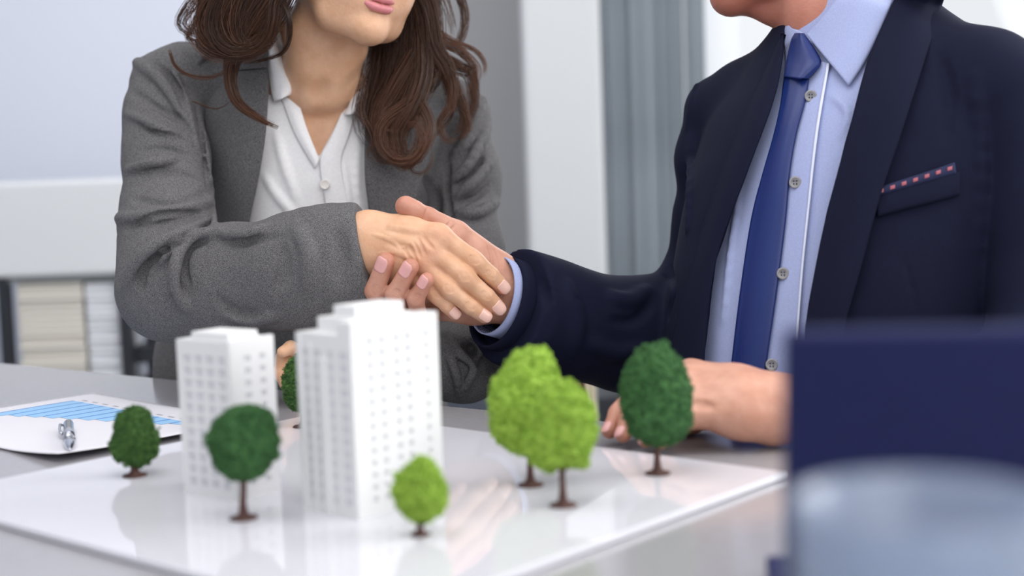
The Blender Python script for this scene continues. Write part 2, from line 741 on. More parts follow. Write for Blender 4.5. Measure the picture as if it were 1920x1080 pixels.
# ------------------------------------------------------------------ sheets of cloth laid on a body
def sheet(name, left, right, base, m, parent, off=0.004, bulge=0.0, thick=0.002, nu=48, nv=14, edge=0.0, blur=6, profile=None, d1=2.4):
    """a strip of cloth between two pixel curves, draped on a field at real depth, with thickness"""
    A, B = resample(left, nu), resample(right, nu)
    t = np.linspace(0, 1, nv)
    g = A[:, None, :2] * (1 - t)[None, :, None] + B[:, None, :2] * t[None, :, None]
    X, ok = base.surf(g[..., 0], g[..., 1], d1=d1)
    dep = ((X - CAM) @ FW).reshape(nu, nv)
    okg = ok.reshape(nu, nv)
    if not okg.all():
        good = dep[okg]
        fillv = np.median(good) if len(good) else 1.7
        # carry the nearest good depth outwards
        for _ in range(max(nu, nv)):
            if okg.all():
                break
            s = np.zeros_like(dep)
            c = np.zeros_like(dep)
            for ax, sh in ((0, 1), (0, -1), (1, 1), (1, -1)):
                a = np.roll(np.where(okg, dep, 0), sh, ax)
                w_ = np.roll(okg, sh, ax).astype(float)
                s += a * w_
                c += w_
            new = (~okg) & (c > 0)
            dep[new] = (s / np.maximum(c, 1))[new]
            okg = okg | new
    for _ in range(blur):
        p = np.pad(dep, 1, mode='edge')
        dep = 0.5 * dep + 0.125 * (p[2:, 1:-1] + p[:-2, 1:-1] + p[1:-1, 2:] + p[1:-1, :-2])
    o = off + bulge * np.sin(np.pi * t)[None, :] + edge * t[None, :]
    if profile is not None:
        o = o + profile(np.linspace(0, 1, nu)[:, None], t[None, :])
    dep = dep - o
    V = np.array([P(a, b, d) for a, b, d in zip(g[..., 0].ravel(), g[..., 1].ravel(), dep.ravel())])
    i, j = np.meshgrid(np.arange(nu - 1), np.arange(nv - 1), indexing='ij')
    q = (i * nv + j).ravel()
    F = np.stack([q, q + 1, q + nv + 1, q + nv], 1)
    # face the camera
    n = np.cross(V[F[0, 1]] - V[F[0, 0]], V[F[0, 2]] - V[F[0, 0]])
    if n @ (V[F[0, 0]] - CAM) > 0:
        F = F[:, ::-1]
    ob = mesh_np(name, V, F, m, parent)
    if thick:
        md = ob.modifiers.new('solid', 'SOLIDIFY')
        md.thickness = thick
        md.offset = -1
    return ob


def button(px, py, base, m, parent, r=0.0055, off=0.004):
    X, ok = base.surf([px], [py])
    v = (CAM - X[0])
    v /= np.linalg.norm(v)
    c = Vector(X[0] + v * off)
    R = Vector(v).to_track_quat('Z', 'Y').to_matrix().to_4x4()
    T = Matrix.Translation(c) @ R
    b = MB()
    prof = [(0.0001, -0.002), (r * 0.9, -0.002), (r, -0.0012), (r, 0.0004), (r * 0.9, 0.0012), (r * 0.72, 0.0012),
            (r * 0.62, 0.0006), (0.0001, 0.0005)]
    b.lathe(prof, n=24)
    b.v = [tuple(T @ Vector(q)) for q in b.v]
    o = b.build('button', m, parent, smooth=True)
    t = MB()
    for dx in (-0.22, 0.22):
        for dy in (-0.22, 0.22):
            t.box((dx * r, dy * r, 0.0009), (r * 0.2, r * 0.2, 0.0006))
    t.v = [tuple(T @ Vector(q)) for q in t.v]
    return o, t


def nail(tip, prev, rpx, normal_px, m, parent, rprev=None, wid=0.86, lift=0.985, lng=1.9, back=0.1):
    """curved fingernail plate at a fingertip. tip/prev: (px,py,d); normal_px: (dx,dy,dz) direction the nail faces (px right, px down, depth)"""
    A, B = P(*tip), P(*prev)
    r = rad(rpx, tip[2])
    rp = rad(rprev or rpx, prev[2])
    t = A - B
    seg = np.linalg.norm(t)
    t /= seg
    n = normal_px[0] * RT - normal_px[1] * UP + normal_px[2] * FW
    n = n - t * (n @ t)
    n /= np.linalg.norm(n)
    s = np.cross(t, n)
    nu, nv = 12, 11
    V = []
    for i in range(nu):
        u = i / (nu - 1)
        for j in range(nv):
            v = 2 * j / (nv - 1) - 1
            rnd = 1.0
            if u < 0.3:
                rnd = math.sqrt(max(0, 1 - ((0.3 - u) / 0.3) ** 2 * 0.55))
            if u > 0.72:
                rnd = math.sqrt(max(0.0, 1 - ((u - 0.72) / 0.28) ** 2 * 0.72))
            ang = v * 1.0 * wid * rnd
            along = (-lng * 0.5 + lng * u) * r * 0.82 + back * r
            lift2 = lift * (r + (rp - r) * min(1.0, max(0.0, -along / seg)))
            if along > 0:
                lift2 = lift * math.sqrt(max(r * r - (0.8 * along) ** 2, (0.5 * r) ** 2))
            V.append(A + t * along + n * math.cos(ang) * lift2 + s * math.sin(ang) * lift2)
    V = np.array(V)
    i, j = np.meshgrid(np.arange(nu - 1), np.arange(nv - 1), indexing='ij')
    q = (i * nv + j).ravel()
    F = np.stack([q, q + 1, q + nv + 1, q + nv], 1)
    nn = np.cross(V[F[0, 1]] - V[F[0, 0]], V[F[0, 2]] - V[F[0, 0]])
    if nn @ n < 0:
        F = F[:, ::-1]
    o = mesh_np('fingernail', V, F, m, parent)
    md = o.modifiers.new('solid', 'SOLIDIFY')
    md.thickness = 0.0012
    md.offset = -0.3
    return o


# ------------------------------------------------------------------ hair
def locks(name, guides, m, parent, seed=1, npts=26):
    """guides: (points[(px,py,d)], strands, (r_root, r_mid, r_tip) px, tone, wave) -> one mesh of thin tapered strands"""
    rng = np.random.default_rng(seed)
    Vs, Fs, T, n0 = [], [], [], 0
    for pts, ns, (ra, rb, rt_), tone, wave in guides:
        W = np.array([P(*p) for p in pts])
        G_ = resample(W, npts)
        d = float(np.mean([p[2] for p in pts]))
        t = np.linspace(0, 1, npts)
        rp = np.interp(t, [0, 0.5, 1], [ra, rb, rt_]) * d / FPX
        tan = np.gradient(G_, axis=0)
        tan /= np.linalg.norm(tan, axis=1)[:, None]
        a = np.cross(tan, FW)
        a /= np.linalg.norm(a, axis=1)[:, None] + 1e-9
        b = np.cross(tan, a)
        for s in range(ns):
            rr = math.sqrt(rng.random())
            th = rng.random() * 2 * math.pi
            th2 = th + rng.normal(0, 0.5) * t
            ph = rng.random() * 6.28
            wv = wave * rp.mean() * np.sin(t * rng.uniform(4, 9) + ph) * t
            e0 = int(npts * rng.uniform(0.0, 0.12))
            e1 = int(npts * rng.uniform(0.82, 1.0))
            off = a * (np.cos(th2) * rr * rp + wv)[:, None] + b * (np.sin(th2) * rr * rp * 0.7)[:, None]
            C = (G_ + off)[e0:e1]
            k = len(C)
            w = np.linspace(1, 0.12, k) ** 0.5 * rng.uniform(0.00018, 0.00040)
            ta, tb = a[e0:e1], b[e0:e1]
            ring = [C + ta * (w * math.cos(q))[:, None] + tb * (w * math.sin(q))[:, None] for q in (0.5, 2.6, 4.7)]
            V = np.stack(ring, 1).reshape(-1, 3)
            i = np.arange(k - 1)
            F = np.concatenate([np.stack([i * 3 + x, i * 3 + (x + 1) % 3, (i + 1) * 3 + (x + 1) % 3, (i + 1) * 3 + x], 1) for x in range(3)])
            Vs.append(V)
            Fs.append(F + n0)
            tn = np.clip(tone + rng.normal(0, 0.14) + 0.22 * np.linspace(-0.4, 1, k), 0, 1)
            T.append(np.repeat(tn, 3))
            n0 += len(V)
    V, F, T = np.concatenate(Vs), np.concatenate(Fs), np.concatenate(T)
    o = mesh_np(name, V, F, m, parent)
    at = o.data.attributes.new('tone', 'FLOAT', 'POINT')
    if len(o.data.vertices) == len(T):
        at.data.foreach_set('value', T.astype(np.float32))
    return o


# ================================================================== THE ROOM
M['wall_white'] = mat('wall_white_paint', srgb(211, 215, 228), 0.7)
M['wall_grey'] = mat('wall_grey_paint', srgb(152, 152, 154), 0.75)
M['column'] = mat('column_paint', srgb(201, 203, 206), 0.6)
M['blind'] = noisy(mat('grey_blind_fabric', srgb(138, 146, 153), 0.75), srgb(112, 120, 128), srgb(127, 135, 143), 60, vec=(1, 1, 0.05))
M['frame'] = mat('window_frame_white', srgb(238, 241, 246), 0.4)
M['floor'] = noisy(mat('floor_grey', srgb(170, 170, 172), 0.35), srgb(160, 160, 163), srgb(180, 180, 182), 5)
M['ceiling'] = mat('ceiling_white', srgb(240, 240, 240), 0.8)
M['table'] = noisy(mat('table_grey', srgb(158, 156, 161), 0.16, Specular_IOR_Level=0.7), srgb(153, 151, 155), srgb(164, 162, 167), 90, vec=(1, 14, 1))
M['pane_glass'] = mat('window_glass', (1, 1, 1), 0.0)
_m = M['pane_glass']
_tr, _gl, _mx, _lw = N(_m, 'ShaderNodeBsdfTransparent'), N(_m, 'ShaderNodeBsdfGlossy'), N(_m, 'ShaderNodeMixShader'), N(_m, 'ShaderNodeFresnel')
_gl.inputs['Roughness'].default_value = 0.02
_lw.inputs['IOR'].default_value = 1.3
L(_m, _lw.outputs[0], _mx.inputs[0])
L(_m, _tr.outputs[0], _mx.inputs[1])
L(_m, _gl.outputs[0], _mx.inputs[2])
L(_m, _mx.outputs[0], _m.node_tree.nodes['Material Output'].inputs['Surface'])
WY = 4.0


def struct(name, mb_, m, **kw):
    o = mb_.build(name, m, **kw)
    o['kind'] = 'structure'
    return o


def wx(px, py=300, y=WY):
    p = P(px, py, y)
    return float(p[0])


struct('floor', MB().box((0, 1.4, -0.05), (8.2, 6.4, 0.1)), M['floor'])
struct('ceiling', MB().box((0, 1.8, 2.85), (8.2, 5.6, 0.1)), M['ceiling'])
struct('wall_left', MB().box((-4.05, 1.8, 1.4), (0.1, 5.6, 2.8)), M['wall_white'])
struct('wall_back', MB().box(((-4.1 - 0.42) / 2, WY + 0.05, 1.4), (4.1 - 0.42, 0.1, 2.8)), M['wall_white'])
xg = wx(990)
struct('wall_back_grey', MB().box(((-0.42 + xg) / 2, WY + 0.05, 1.4), (xg + 0.42, 0.1, 2.8)), M['wall_grey'])
xc0, xc1 = wx(986, y=3.75), wx(1132, y=3.75)
struct('trim_1', MB().box(((xc0 + xc1) / 2, 3.85, 1.4), (xc1 - xc0, 0.2, 2.8)), M['column'], bevel=0.012)
xb0, xb1 = wx(1118, y=3.9), wx(1314, y=3.9)
struct('wall_right', MB().box((4.05, 2.9, 1.4), (0.1, 3.4, 2.8)), M['wall_white'])
# vertical blind, slat by slat
bl = empty('vertical_blind', ((xb0 + xb1) / 2, 3.9, 0.12), 'grey vertical slat blind hanging between white column and bright window', 'blind')
ns = 26
sl = None
for i in range(ns):
    x = xb0 + (xb1 - xb0 + 0.02) * (i + 0.5) / ns
    if sl is None:
        sb = MB()
        n = 6
        for k in range(n):
            a0, a1 = -0.009 + 0.018 * k / n, -0.009 + 0.018 * (k + 1) / n
            z0 = 0.0025 * math.cos(math.pi * (k / n - 0.5))
            z1 = 0.0025 * math.cos(math.pi * ((k + 1) / n - 0.5))
            sb.add([(a0, -z0, 0), (a1, -z1, 0), (a1, -z1, 2.55), (a0, -z0, 2.55), (a0, -z0 + 0.001, 0), (a1, -z1 + 0.001, 0), (a1, -z1 + 0.001, 2.55), (a0, -z0 + 0.001, 2.55)],
                   [(0, 1, 2, 3), (5, 4, 7, 6), (0, 4, 5, 1), (3, 2, 6, 7), (0, 3, 7, 4), (1, 5, 6, 2)])
        sl = sb.build('slat', M['blind'])
        sl.parent = bl
        c = sl
    else:
        c = sl.copy()
        link(c)
    random.seed(i * 7 + 3)
    c.location = (x - (xb0 + xb1) / 2, random.uniform(-0.004, 0.004), 0.03)
    c.rotation_euler = (0, 0, math.radians(random.uniform(2, 64)))
MB().box(((xb0 + xb1) / 2, 3.9, 2.72), (xb1 - xb0 + 0.04, 0.05, 0.05)).build('headrail', M['frame'], bl, bevel=0.004)
# window wall right of it
xw0, xw1 = wx(1300, y=WY), wx(1387, y=WY)
struct('wall_back_sill', MB().box(((xc1 + 4.1) / 2, WY + 0.06, 0.2), (4.1 - xc1, 0.1, 0.4)), M['wall_white'])
win = MB()
for x in (xc1 + 0.03, (xw0 + xw1) / 2, 2.0, 3.2, 4.0):
    wd = (xw1 - xw0) if x == (xw0 + xw1) / 2 else 0.06
    win.box((x, WY + 0.03, 1.55), (wd, 0.07, 2.3))
win.box(((xc1 + 4.0) / 2, WY + 0.03, 0.42), (4.0 - xc1, 0.09, 0.06)).box(((xc1 + 4.0) / 2, WY + 0.03, 2.73), (4.0 - xc1, 0.08, 0.14))
wo = struct('window_1', win, M['frame'])
for x0, x1 in ((xc1 + 0.06, xw0), (xw1, 1.97), (2.03, 3.17), (3.23, 3.97)):
    MB().box(((x0 + x1) / 2, WY + 0.035, 1.55), (x1 - x0, 0.006, 2.24)).build('pane', M['pane_glass'], wo)

# ------------------------------------------------------------------ conference table
A0, A1 = G(290, 708, 0.734), G(1465, 821, 0.734)
te = (A1 - A0) / np.linalg.norm(A1 - A0)
tn = np.array([te[1], -te[0], 0])
tn = tn if tn[1] < 0 else -tn
tc = A0 + te * 0.30 + tn * 0.66
ang = math.atan2(te[1], te[0])
tb = empty('table', (tc[0], tc[1], 0), 'dark grey table top under the white board and papers', 'table')
MB().box((tc[0], tc[1], 0.734 - 0.015), (3.2, 1.32, 0.03), ang).build('tabletop', M['table'], tb, bevel=0.003)
for sx in (-1, 1):
    for sy in (-1, 1):
        c = tc + te * sx * 1.5 + tn * sy * 0.56
        MB().box((c[0], c[1], 0.352), (0.06, 0.06, 0.704), ang).build('leg', M['dark'], tb)

# ------------------------------------------------------------------ white glossy board
BC, BR = G(615, 770), G(1475, 884)
bu = (BR - BC) / np.linalg.norm(BR - BC)
bv = np.array([bu[1], -bu[0], 0])
bv = bv if bv[1] < 0 else -bv
bw, bh = float(np.linalg.norm(BR - BC)), 0.459
bc = BC + bu * bw / 2 + bv * bh / 2
tag(MB().box((bc[0], bc[1], 0.7372), (bw, bh, 0.0056), math.atan2(bu[1], bu[0])).build('display_board', M['board'], bevel=0.0015, seg=3),
    'large glossy white board the model buildings and trees stand on', 'board')


# ================================================================== PEOPLE
def frame_from(fwd, up):
    f = fwd / np.linalg.norm(fwd)
    r = np.cross(f, up)
    r /= np.linalg.norm(r)
    u = np.cross(r, f)
    return np.stack([r, f, u])     # rows: x (to the person's right), y (forward), z (up)


def head_field(fd, O, R, s, male=False):
    """adds a head to field fd; returns local->world"""
    def Wd(x, y, z):
        return O + (np.array([x, y, z]) * s) @ R

    def E(c, r, k):
        fd.u(ell(Wd(*c), R, np.array(r) * s), k)

    def K(a, b, r1, r2, k):
        fd.u(rc(Wd(*a), Wd(*b), r1 * s, r2 * s), k)
    E((0, -0.02, 0.035), (0.076, 0.096, 0.086), 0.0)
    E((0, 0.022, -0.025), (0.063, 0.068, 0.086), 0.02)
    jw = 0.054 if male else 0.047
    for sx in (-1, 1):
        K((sx * jw, -0.005, -0.055), (sx * 0.036, 0.045, -0.092), 0.020, 0.018, 0.022)
        K((sx * 0.036, 0.045, -0.092), (0, 0.073, -0.102), 0.018, 0.019 if male else 0.0165, 0.02)
        E((sx * 0.04, 0.055, -0.032), (0.026, 0.028, 0.026), 0.02)
        E((sx * 0.03, 0.062, -0.062), (0.024, 0.024, 0.024), 0.02)
        K((sx * 0.012, 0.085, 0.021), (sx * 0.042, 0.068, 0.02), 0.010, 0.008, 0.012)
        fd.s(ell(Wd(sx * 0.031, 0.09, 0.002), R, np.array((0.018, 0.014, 0.012)) * s), 0.012)
        E((sx * 0.031, 0.0715, 0.001), (0.0135, 0.0132, 0.0130), 0.004)
        fd.s(ell(Wd(sx * 0.031, 0.088, 0.0), R, np.array((0.0125, 0.016, 0.0046)) * s), 0.001)
        K((sx * 0.012, 0.096, -0.043), (sx * 0.012, 0.092, -0.044), 0.0085, 0.008, 0.006)
        # ear
        E((sx * 0.078, -0.012, -0.008), (0.009, 0.019, 0.031), 0.006)
        fd.s(ell(Wd(sx * 0.086, -0.008, -0.004), R, np.array((0.006, 0.010, 0.018)) * s), 0.004)
    K((0, 0.088, 0.012), (0, 0.108, -0.036), 0.009, 0.0115, 0.01)
    E((0, 0.075, -0.072), (0.028, 0.017, 0.016), 0.012)
    E((0, 0.080, -0.104), (0.019, 0.014, 0.014), 0.014)
    return Wd


def face_parts(Wd, R, s, root, eye_col):
    for sx in (-1, 1):
        c = Wd(sx * 0.031, 0.0722, 0.0005)
        b = MB()
        Tm = Matrix.Translation(Vector(c)) @ Vector(R[1]).to_track_quat('Z', 'Y').to_matrix().to_4x4()
        b.lathe([(0.0001, -0.0095), (0.006, -0.007), (0.0092, -0.002), (0.0092, 0.002), (0.007, 0.0062), (0.0001, 0.0094)], n=20)
        b.v = [tuple(Tm @ Vector(q)) for q in b.v]
        e = b.build('eye', M['eye'], root, smooth=True)
        b = MB()
        b.lathe([(0.0001, 0.0098), (0.003, 0.0095), (0.0052, 0.0081)], n=20)
        b.v = [tuple(Tm @ Vector(q)) for q in b.v]
        b.build('iris', eye_col, root, smooth=True)
        br = Field()
        for a, b2 in zip(((0.012, 0.098, 0.022), (0.026, 0.094, 0.027)), ((0.026, 0.094, 0.027), (0.044, 0.079, 0.023))):
            br.u(rc(Wd(sx * a[0], a[1], a[2]), Wd(sx * b2[0], b2[1], b2[2]), 0.0034, 0.0026), 0.003)
        lo, hi = bounds([Wd(sx * 0.012, 0.098, 0.022), Wd(sx * 0.044, 0.079, 0.023)], 0.009)
        v, f = br.mesh(lo, hi, 0.0011)
        mesh_np('eyebrow', v, f, M['hair_w'] if eye_col is M['iris'] else M['hair_m'], root)


def wrinkles(fd, base, joints, rpx=1.5, h=0.00045):
    """short creases across a finger joint: (px, py, dirx, diry, half width px)"""
    for px, py, dx, dy, hw in joints:
        l = math.hypot(dx, dy)
        dx, dy = dx / l, dy / l
        nx, ny = -dy, dx
        for o, sc in ((-6.5, 0.6), (-3, 0.85), (0.5, 0.95), (4, 0.85), (7.5, 0.55)):
            a = (px + dx * o - nx * hw * sc, py + dy * o - ny * hw * sc)
            m_ = (px + dx * (o * 1.35), py + dy * (o * 1.35))
            b = (px + dx * o + nx * hw * sc, py + dy * o + ny * hw * sc)
            fd.fold(base, [a, m_, b], rpx, h, 0.0012, groove=True)


def flush(o, V, spots):
    """redder skin over knuckles, fingertips and cheeks"""
    a = np.zeros(len(V))
    for c, r, s in spots:
        a = np.maximum(a, s * np.exp(-((V - c) ** 2).sum(1) / (r * r)))
    at_ = o.data.attributes.new('flush', 'FLOAT', 'POINT')
    if len(o.data.vertices) == len(a):
        at_.data.foreach_set('value', a.astype(np.float32))


# ------------------------------------------------------------------ the woman
W_ROOT = empty('person', (*P(600, 560, 1.93)[:2], 0.0),
               'person in grey blazer and open white shirt reaching out in a handshake', 'person')
WT = Loft([(20, 600, 1.80, 0.055, 0.05), (95, 592, 1.83, 0.085, 0.058), (140, 590, 1.84, 0.15, 0.078), (210, 592, 1.84, 0.168, 0.102),
           (300, 600, 1.85, 0.166, 0.122), (420, 612, 1.86, 0.152, 0.115), (560, 618, 1.88, 0.152, 0.115),
           (680, 605, 1.92, 0.168, 0.13), (790, 596, 1.95, 0.172, 0.14)], 0.0)

# skin: head, neck, trunk, arms
wb = Field()
wb.u(WT.f(-0.014))
wb.chain([(598, 190, 1.82, 62), (604, 120, 1.765, 60), (628, 20, 1.735, 62), (640, -60, 1.74, 62)], 0.03)
# tendons of the neck, collar bones and the pit between them
wb.chain([(562, 60, 1.722, 22), (584, 165, 1.748, 14)], 0.03)
wb.chain([(664, 95, 1.73, 18), (618, 170, 1.748, 13)], 0.03)
wb.chain([(614, 188, 1.748, 14), (680, 168, 1.76, 14), (800, 150, 1.80, 14)], 0.02)
wb.chain([(580, 188, 1.748, 14), (520, 160, 1.765, 14), (400, 130, 1.80, 14)], 0.02)
wb.s(ell(P(600, 176, 1.716), np.stack([RT, FW, UP]), np.array((0.012, 0.012, 0.013))), 0.014)
fwd_w = 0.55 * RT - 0.80 * FW - 0.20 * UP
up_w = UP + 0.13 * RT
RW = frame_from(fwd_w, up_w)
WdW = head_field(wb, P(690, 76, 1.668) - (np.array([0, 0.078, -0.118]) * 0.96) @ RW, RW, 0.96)
print('lips at', proj((WdW(0, 0.0945, -0.072))[None]), 'head', proj(WdW(0, 0, 0)[None]))
# arms under the sleeves
wb.chain([(300, 165, 1.77, 40), (310, 330, 1.73, 48), (318, 535, 1.635, 50), (560, 500, 1.58, 48), (640, 470, 1.563, 46)], 0.02, sq=0.8)
wb.chain([(868, 215, 1.86, 38), (880, 470, 1.80, 42), (872, 680, 1.69, 44), (760, 700, 1.645, 40), (640, 700, 1.625, 34)], 0.02, sq=0.8)
vb, fb = wb.mesh(P(610, 860, 1.85) - np.array([0.42, 0.36, 0.02]), P(610, -330, 1.8) + np.array([0.38, 0.26, 0.06]), 0.0034)


def finger(fd, j, k=0.0022):
    fd.chain(j, k)


# right hand, laid over his
wh = Field()
wh.chain([(560, 500, 1.58, 46), (640, 470, 1.563, 48), (692, 452, 1.553, 51)], 0.01, sq=0.6)
wh.chain([(692, 440, 1.553, 42), (760, 440, 1.549, 33), (823, 444, 1.546, 24)], 0.012, sq=0.75)
wh.chain([(694, 452, 1.552, 42), (750, 460, 1.546, 34), (803, 468, 1.542, 23)], 0.012, sq=0.8)
wh.chain([(696, 466, 1.553, 42), (745, 480, 1.548, 33), (790, 493, 1.544, 22)], 0.012, sq=0.8)
wh.chain([(698, 480, 1.555, 36), (740, 500, 1.553, 29), (776, 520, 1.551, 19)], 0.012, sq=0.8)
WF = [[(823, 444, 1.546, 22.5), (888, 488, 1.544, 17.6), (921, 517, 1.549, 16.3), (943, 539, 1.556, 14.2)],
      [(803, 468, 1.542, 22), (871, 519, 1.537, 17.8), (912, 556, 1.543, 16.8), (934, 578, 1.550, 14.8)],
      [(790, 493, 1.544, 20.5), (841, 541, 1.536, 17.0), (883, 575, 1.540, 15.8), (909, 593, 1.546, 13.8)],
      [(776, 520, 1.551, 18), (816, 551, 1.543, 14.8), (838, 573, 1.543, 13.8), (853, 588, 1.546, 12.3)]]
for fg in WF:
    for a, b in zip(fg[:-1], fg[1:]):
        wh.chain([a, b], 0.0035 if a is fg[0] else 0.0016)
    # rounded middle joint and fuller fingertip
    p = fg[1]
    wh.u(rc(P(p[0] - 5, p[1] - 4, p[2] - 0.0012), P(p[0] + 5, p[1] + 5, p[2] - 0.0012), rad(p[3] * 0.88, p[2]), rad(p[3] * 0.88, p[2])), 0.006)
wh.chain([(715, 425, 1.568, 24), (772, 432, 1.588, 19), (828, 442, 1.60, 16), (852, 456, 1.604, 13)], 0.008)
whb = wh.copy()
# tendons, veins, creases
for pts, r, h in (([(735, 428), (785, 434), (818, 440)], 9, 0.0010), ([(730, 445), (770, 456), (800, 466)], 9, 0.0012),
                  ([(728, 466), (762, 478), (788, 490)], 8, 0.0010), ([(700, 440), (735, 452), (752, 470)], 5, 0.0008),
                  ([(712, 475), (748, 470), (765, 452)], 4, 0.0006)):
    wh.fold(whb, pts, r, h)
for x, y in ((824, 442), (805, 465), (793, 491)):
    wh.u(rc(P(x - 4, y - 3, 1.539), P(x + 4, y + 3, 1.538), rad(15, 1.54), rad(15, 1.54)), 0.012)
whb = wh.copy()
wrinkles(wh, whb, [(888, 487, 44, 44, 10), (871, 518, 55, 45, 10), (841, 541, 50, 42, 9)], 1.5, 0.00035)
wrinkles(wh, whb, [(920, 515, 33, 30, 8), (911, 554, 40, 36, 8), (882, 574, 40, 30, 7), (817, 551, 40, 36, 7)], 1.2, 0.0003)
for pts in ([(776, 452), (783, 468), (787, 480)], [(784, 448), (790, 462), (796, 476)], [(768, 462), (776, 478), (780, 492)],
            [(762, 472), (770, 486), (775, 500)], [(796, 446), (803, 456), (812, 466)], [(758, 490), (766, 500), (770, 508)]):
    wh.fold(whb, pts, 2.2, 0.0004, 0.003, groove=True)
lo, hi = bounds([P(600, 400, 1.51), P(600, 560, 1.63), P(975, 620, 1.63), P(975, 380, 1.51)], 0.01)
v1, f1 = wh.mesh(lo, hi, 0.00075)

# left hand, resting by the table edge behind the tall building
wl = Field()
wl.chain([(700, 700, 1.635, 34), (620, 698, 1.622, 33), (588, 690, 1.615, 36)], 0.01)
wl.chain([(588, 690, 1.615, 36), (556, 678, 1.61, 27)], 0.01)
for j in ([(556, 672, 1.60, 22), (534, 672, 1.588, 17), (528, 700, 1.575, 15), (540, 722, 1.572, 13)],
          [(556, 684, 1.61, 22), (538, 690, 1.598, 17), (538, 716, 1.585, 15), (552, 732, 1.582, 13)],
          [(560, 694, 1.62, 21), (546, 706, 1.606, 16), (550, 728, 1.592, 14), (566, 738, 1.59, 12)],
          [(566, 704, 1.63, 19), (556, 720, 1.614, 14), (562, 738, 1.602, 12), (576, 742, 1.6, 11)],
          [(590, 680, 1.60, 20), (566, 662, 1.58, 15), (545, 652, 1.565, 13), (530, 660, 1.555, 11)]):
    wl.chain(j, 0.003)
lo, hi = bounds([P(515, 630, 1.53), P(700, 760, 1.67)], 0.01)
v2, f2 = wl.mesh(lo, hi, 0.0014)
V, F = join_vf((vb, fb), (v1, f1), (v2, f2))
o = tag(mesh_np('body', V, F, M['skin_w'], W_ROOT), 'bare skin of face, neck and hands')
flush(o, V, [(P(p[0], p[1], p[2]), r, a) for fg in WF for p, r, a in zip(fg[1:], (0.009, 0.008, 0.011), (0.4, 0.3, 0.55))] +
      [(P(*q), 0.016, 0.32) for q in ((824, 444, 1.535), (806, 468, 1.53), (795, 492, 1.53))] +
      [(WdW(sx * 0.04, 0.075, -0.03), 0.026, 0.3) for sx in (-1, 1)])
for fg, sc in zip(WF, (1, 1, 1, 1)):
    nail(fg[3][:3], fg[2][:3], fg[3][3], (0.10, -0.16, -1.0), M['nail_w'], W_ROOT, fg[2][3], back=-0.12, lng=2.2, wid=0.92)
# lips
lp = Field()
for z0, z1, r in ((-0.0665, -0.0685, 0.0042), (-0.0775, -0.0725, 0.0050)):
    pts = [(-0.024, 0.0835, z1), (-0.010, 0.0935, z0), (0, 0.0945, z0 - 0.0006), (0.010, 0.0935, z0), (0.024, 0.0835, z1)]
    rr = (0.0018, r, r, r, 0.0018)
    for a, b, ra, rb in zip(pts[:-1], pts[1:], rr[:-1], rr[1:]):
        lp.u(rc(WdW(*a), WdW(*b), ra, rb), 0.0012)
lo, hi = bounds([WdW(-0.026, 0.083, -0.07), WdW(0.026, 0.096, -0.07), WdW(0, 0.09, -0.085), WdW(0, 0.09, -0.06)], 0.006)
v, f = lp.mesh(lo, hi, 0.0009)
tag(mesh_np('lips', v, f, M['lips'], W_ROOT), 'pink lips')
face_parts(WdW, RW, 0.96, W_ROOT, M['iris'])

# white shirt
ws0 = Field()
ws0.u(WT.f(-0.006))
ws = ws0.copy()
ws.chain([(600, 170, 1.82, 68), (606, 110, 1.775, 66)], 0.02)
ws_base = ws.copy()
ws.s(poly_cut([(520, 40), (548, 140), (556, 172), (574, 238), (597, 296), (622, 250), (644, 208), (662, 160), (688, 92), (700, 40)], 1.5, 1.80), 0.004)
for pts, r, h in (([(640, 300), (650, 350), (655, 420)], 9, 0.004), ([(520, 250), (535, 310), (560, 380)], 10, 0.003),
                  ([(500, 330), (525, 370), (570, 420)], 10, 0.003), ([(672, 250), (668, 330), (672, 400)], 8, 0.003)):
    ws.fold(ws_base, pts, r, h)
lo, hi = bounds([P(400, 60, 1.70), P(820, 760, 2.08)], 0.03)
v, f = ws.mesh(lo, hi, 0.0026)
W_SHIRT = tag(mesh_np('shirt', v, f, M['shirt_w'], W_ROOT), 'white open-necked shirt')
sheet('front_placket', [(640, 212), (618, 262), (600, 300), (606, 360), (622, 440), (640, 520)], [(668, 205), (654, 255), (640, 300), (648, 360), (662, 440), (676, 520)],
      ws0, M['shirt_w'], W_SHIRT, 0.0035, 0.002, 0.0015, blur=10)
sheet('front_placket', [(554, 168), (574, 236), (599, 298)], [(528, 186), (552, 250), (590, 316)], ws0, M['shirt_w'], W_SHIRT, 0.003, 0.003, 0.0015, blur=10)
# collar wings: outer fold turning over
sheet('collar', [(516, 66), (524, 96), (540, 130), (554, 152), (553, 168), (546, 178)], [(492, 78), (497, 112), (502, 140), (505, 160), (508, 178), (512, 190)],
      ws_base, M['shirt_w'], W_SHIRT, 0.010, 0.012, 0.002, nu=40, nv=16, blur=14)
sheet('collar', [(684, 84), (676, 110), (672, 140), (664, 168), (652, 200), (644, 214)], [(700, 84), (714, 118), (709, 145), (698, 168), (686, 190), (672, 214)],
      ws_base, M['shirt_w'], W_SHIRT, 0.010, 0.012, 0.002, nu=40, nv=16, blur=14)
for x, y in ((609, 346), (626, 446)):
    o, t = button(x, y, ws0, M['button_w'], W_SHIRT, 0.0062, 0.008)
    t.build('thread', M['shirt_w'], W_SHIRT)

# grey blazer
wz = Field()
wz.u(WT.f(0.004))
WZ_T = wz.copy()
wz.chain([(560, 150, 1.82, 62), (340, 142, 1.785, 52), (298, 150, 1.772, 48)], 0.03)
wz.chain([(640, 165, 1.83, 58), (845, 205, 1.86, 50), (868, 222, 1.86, 48)], 0.03)
hem_w = P(690, 473, 1.56)
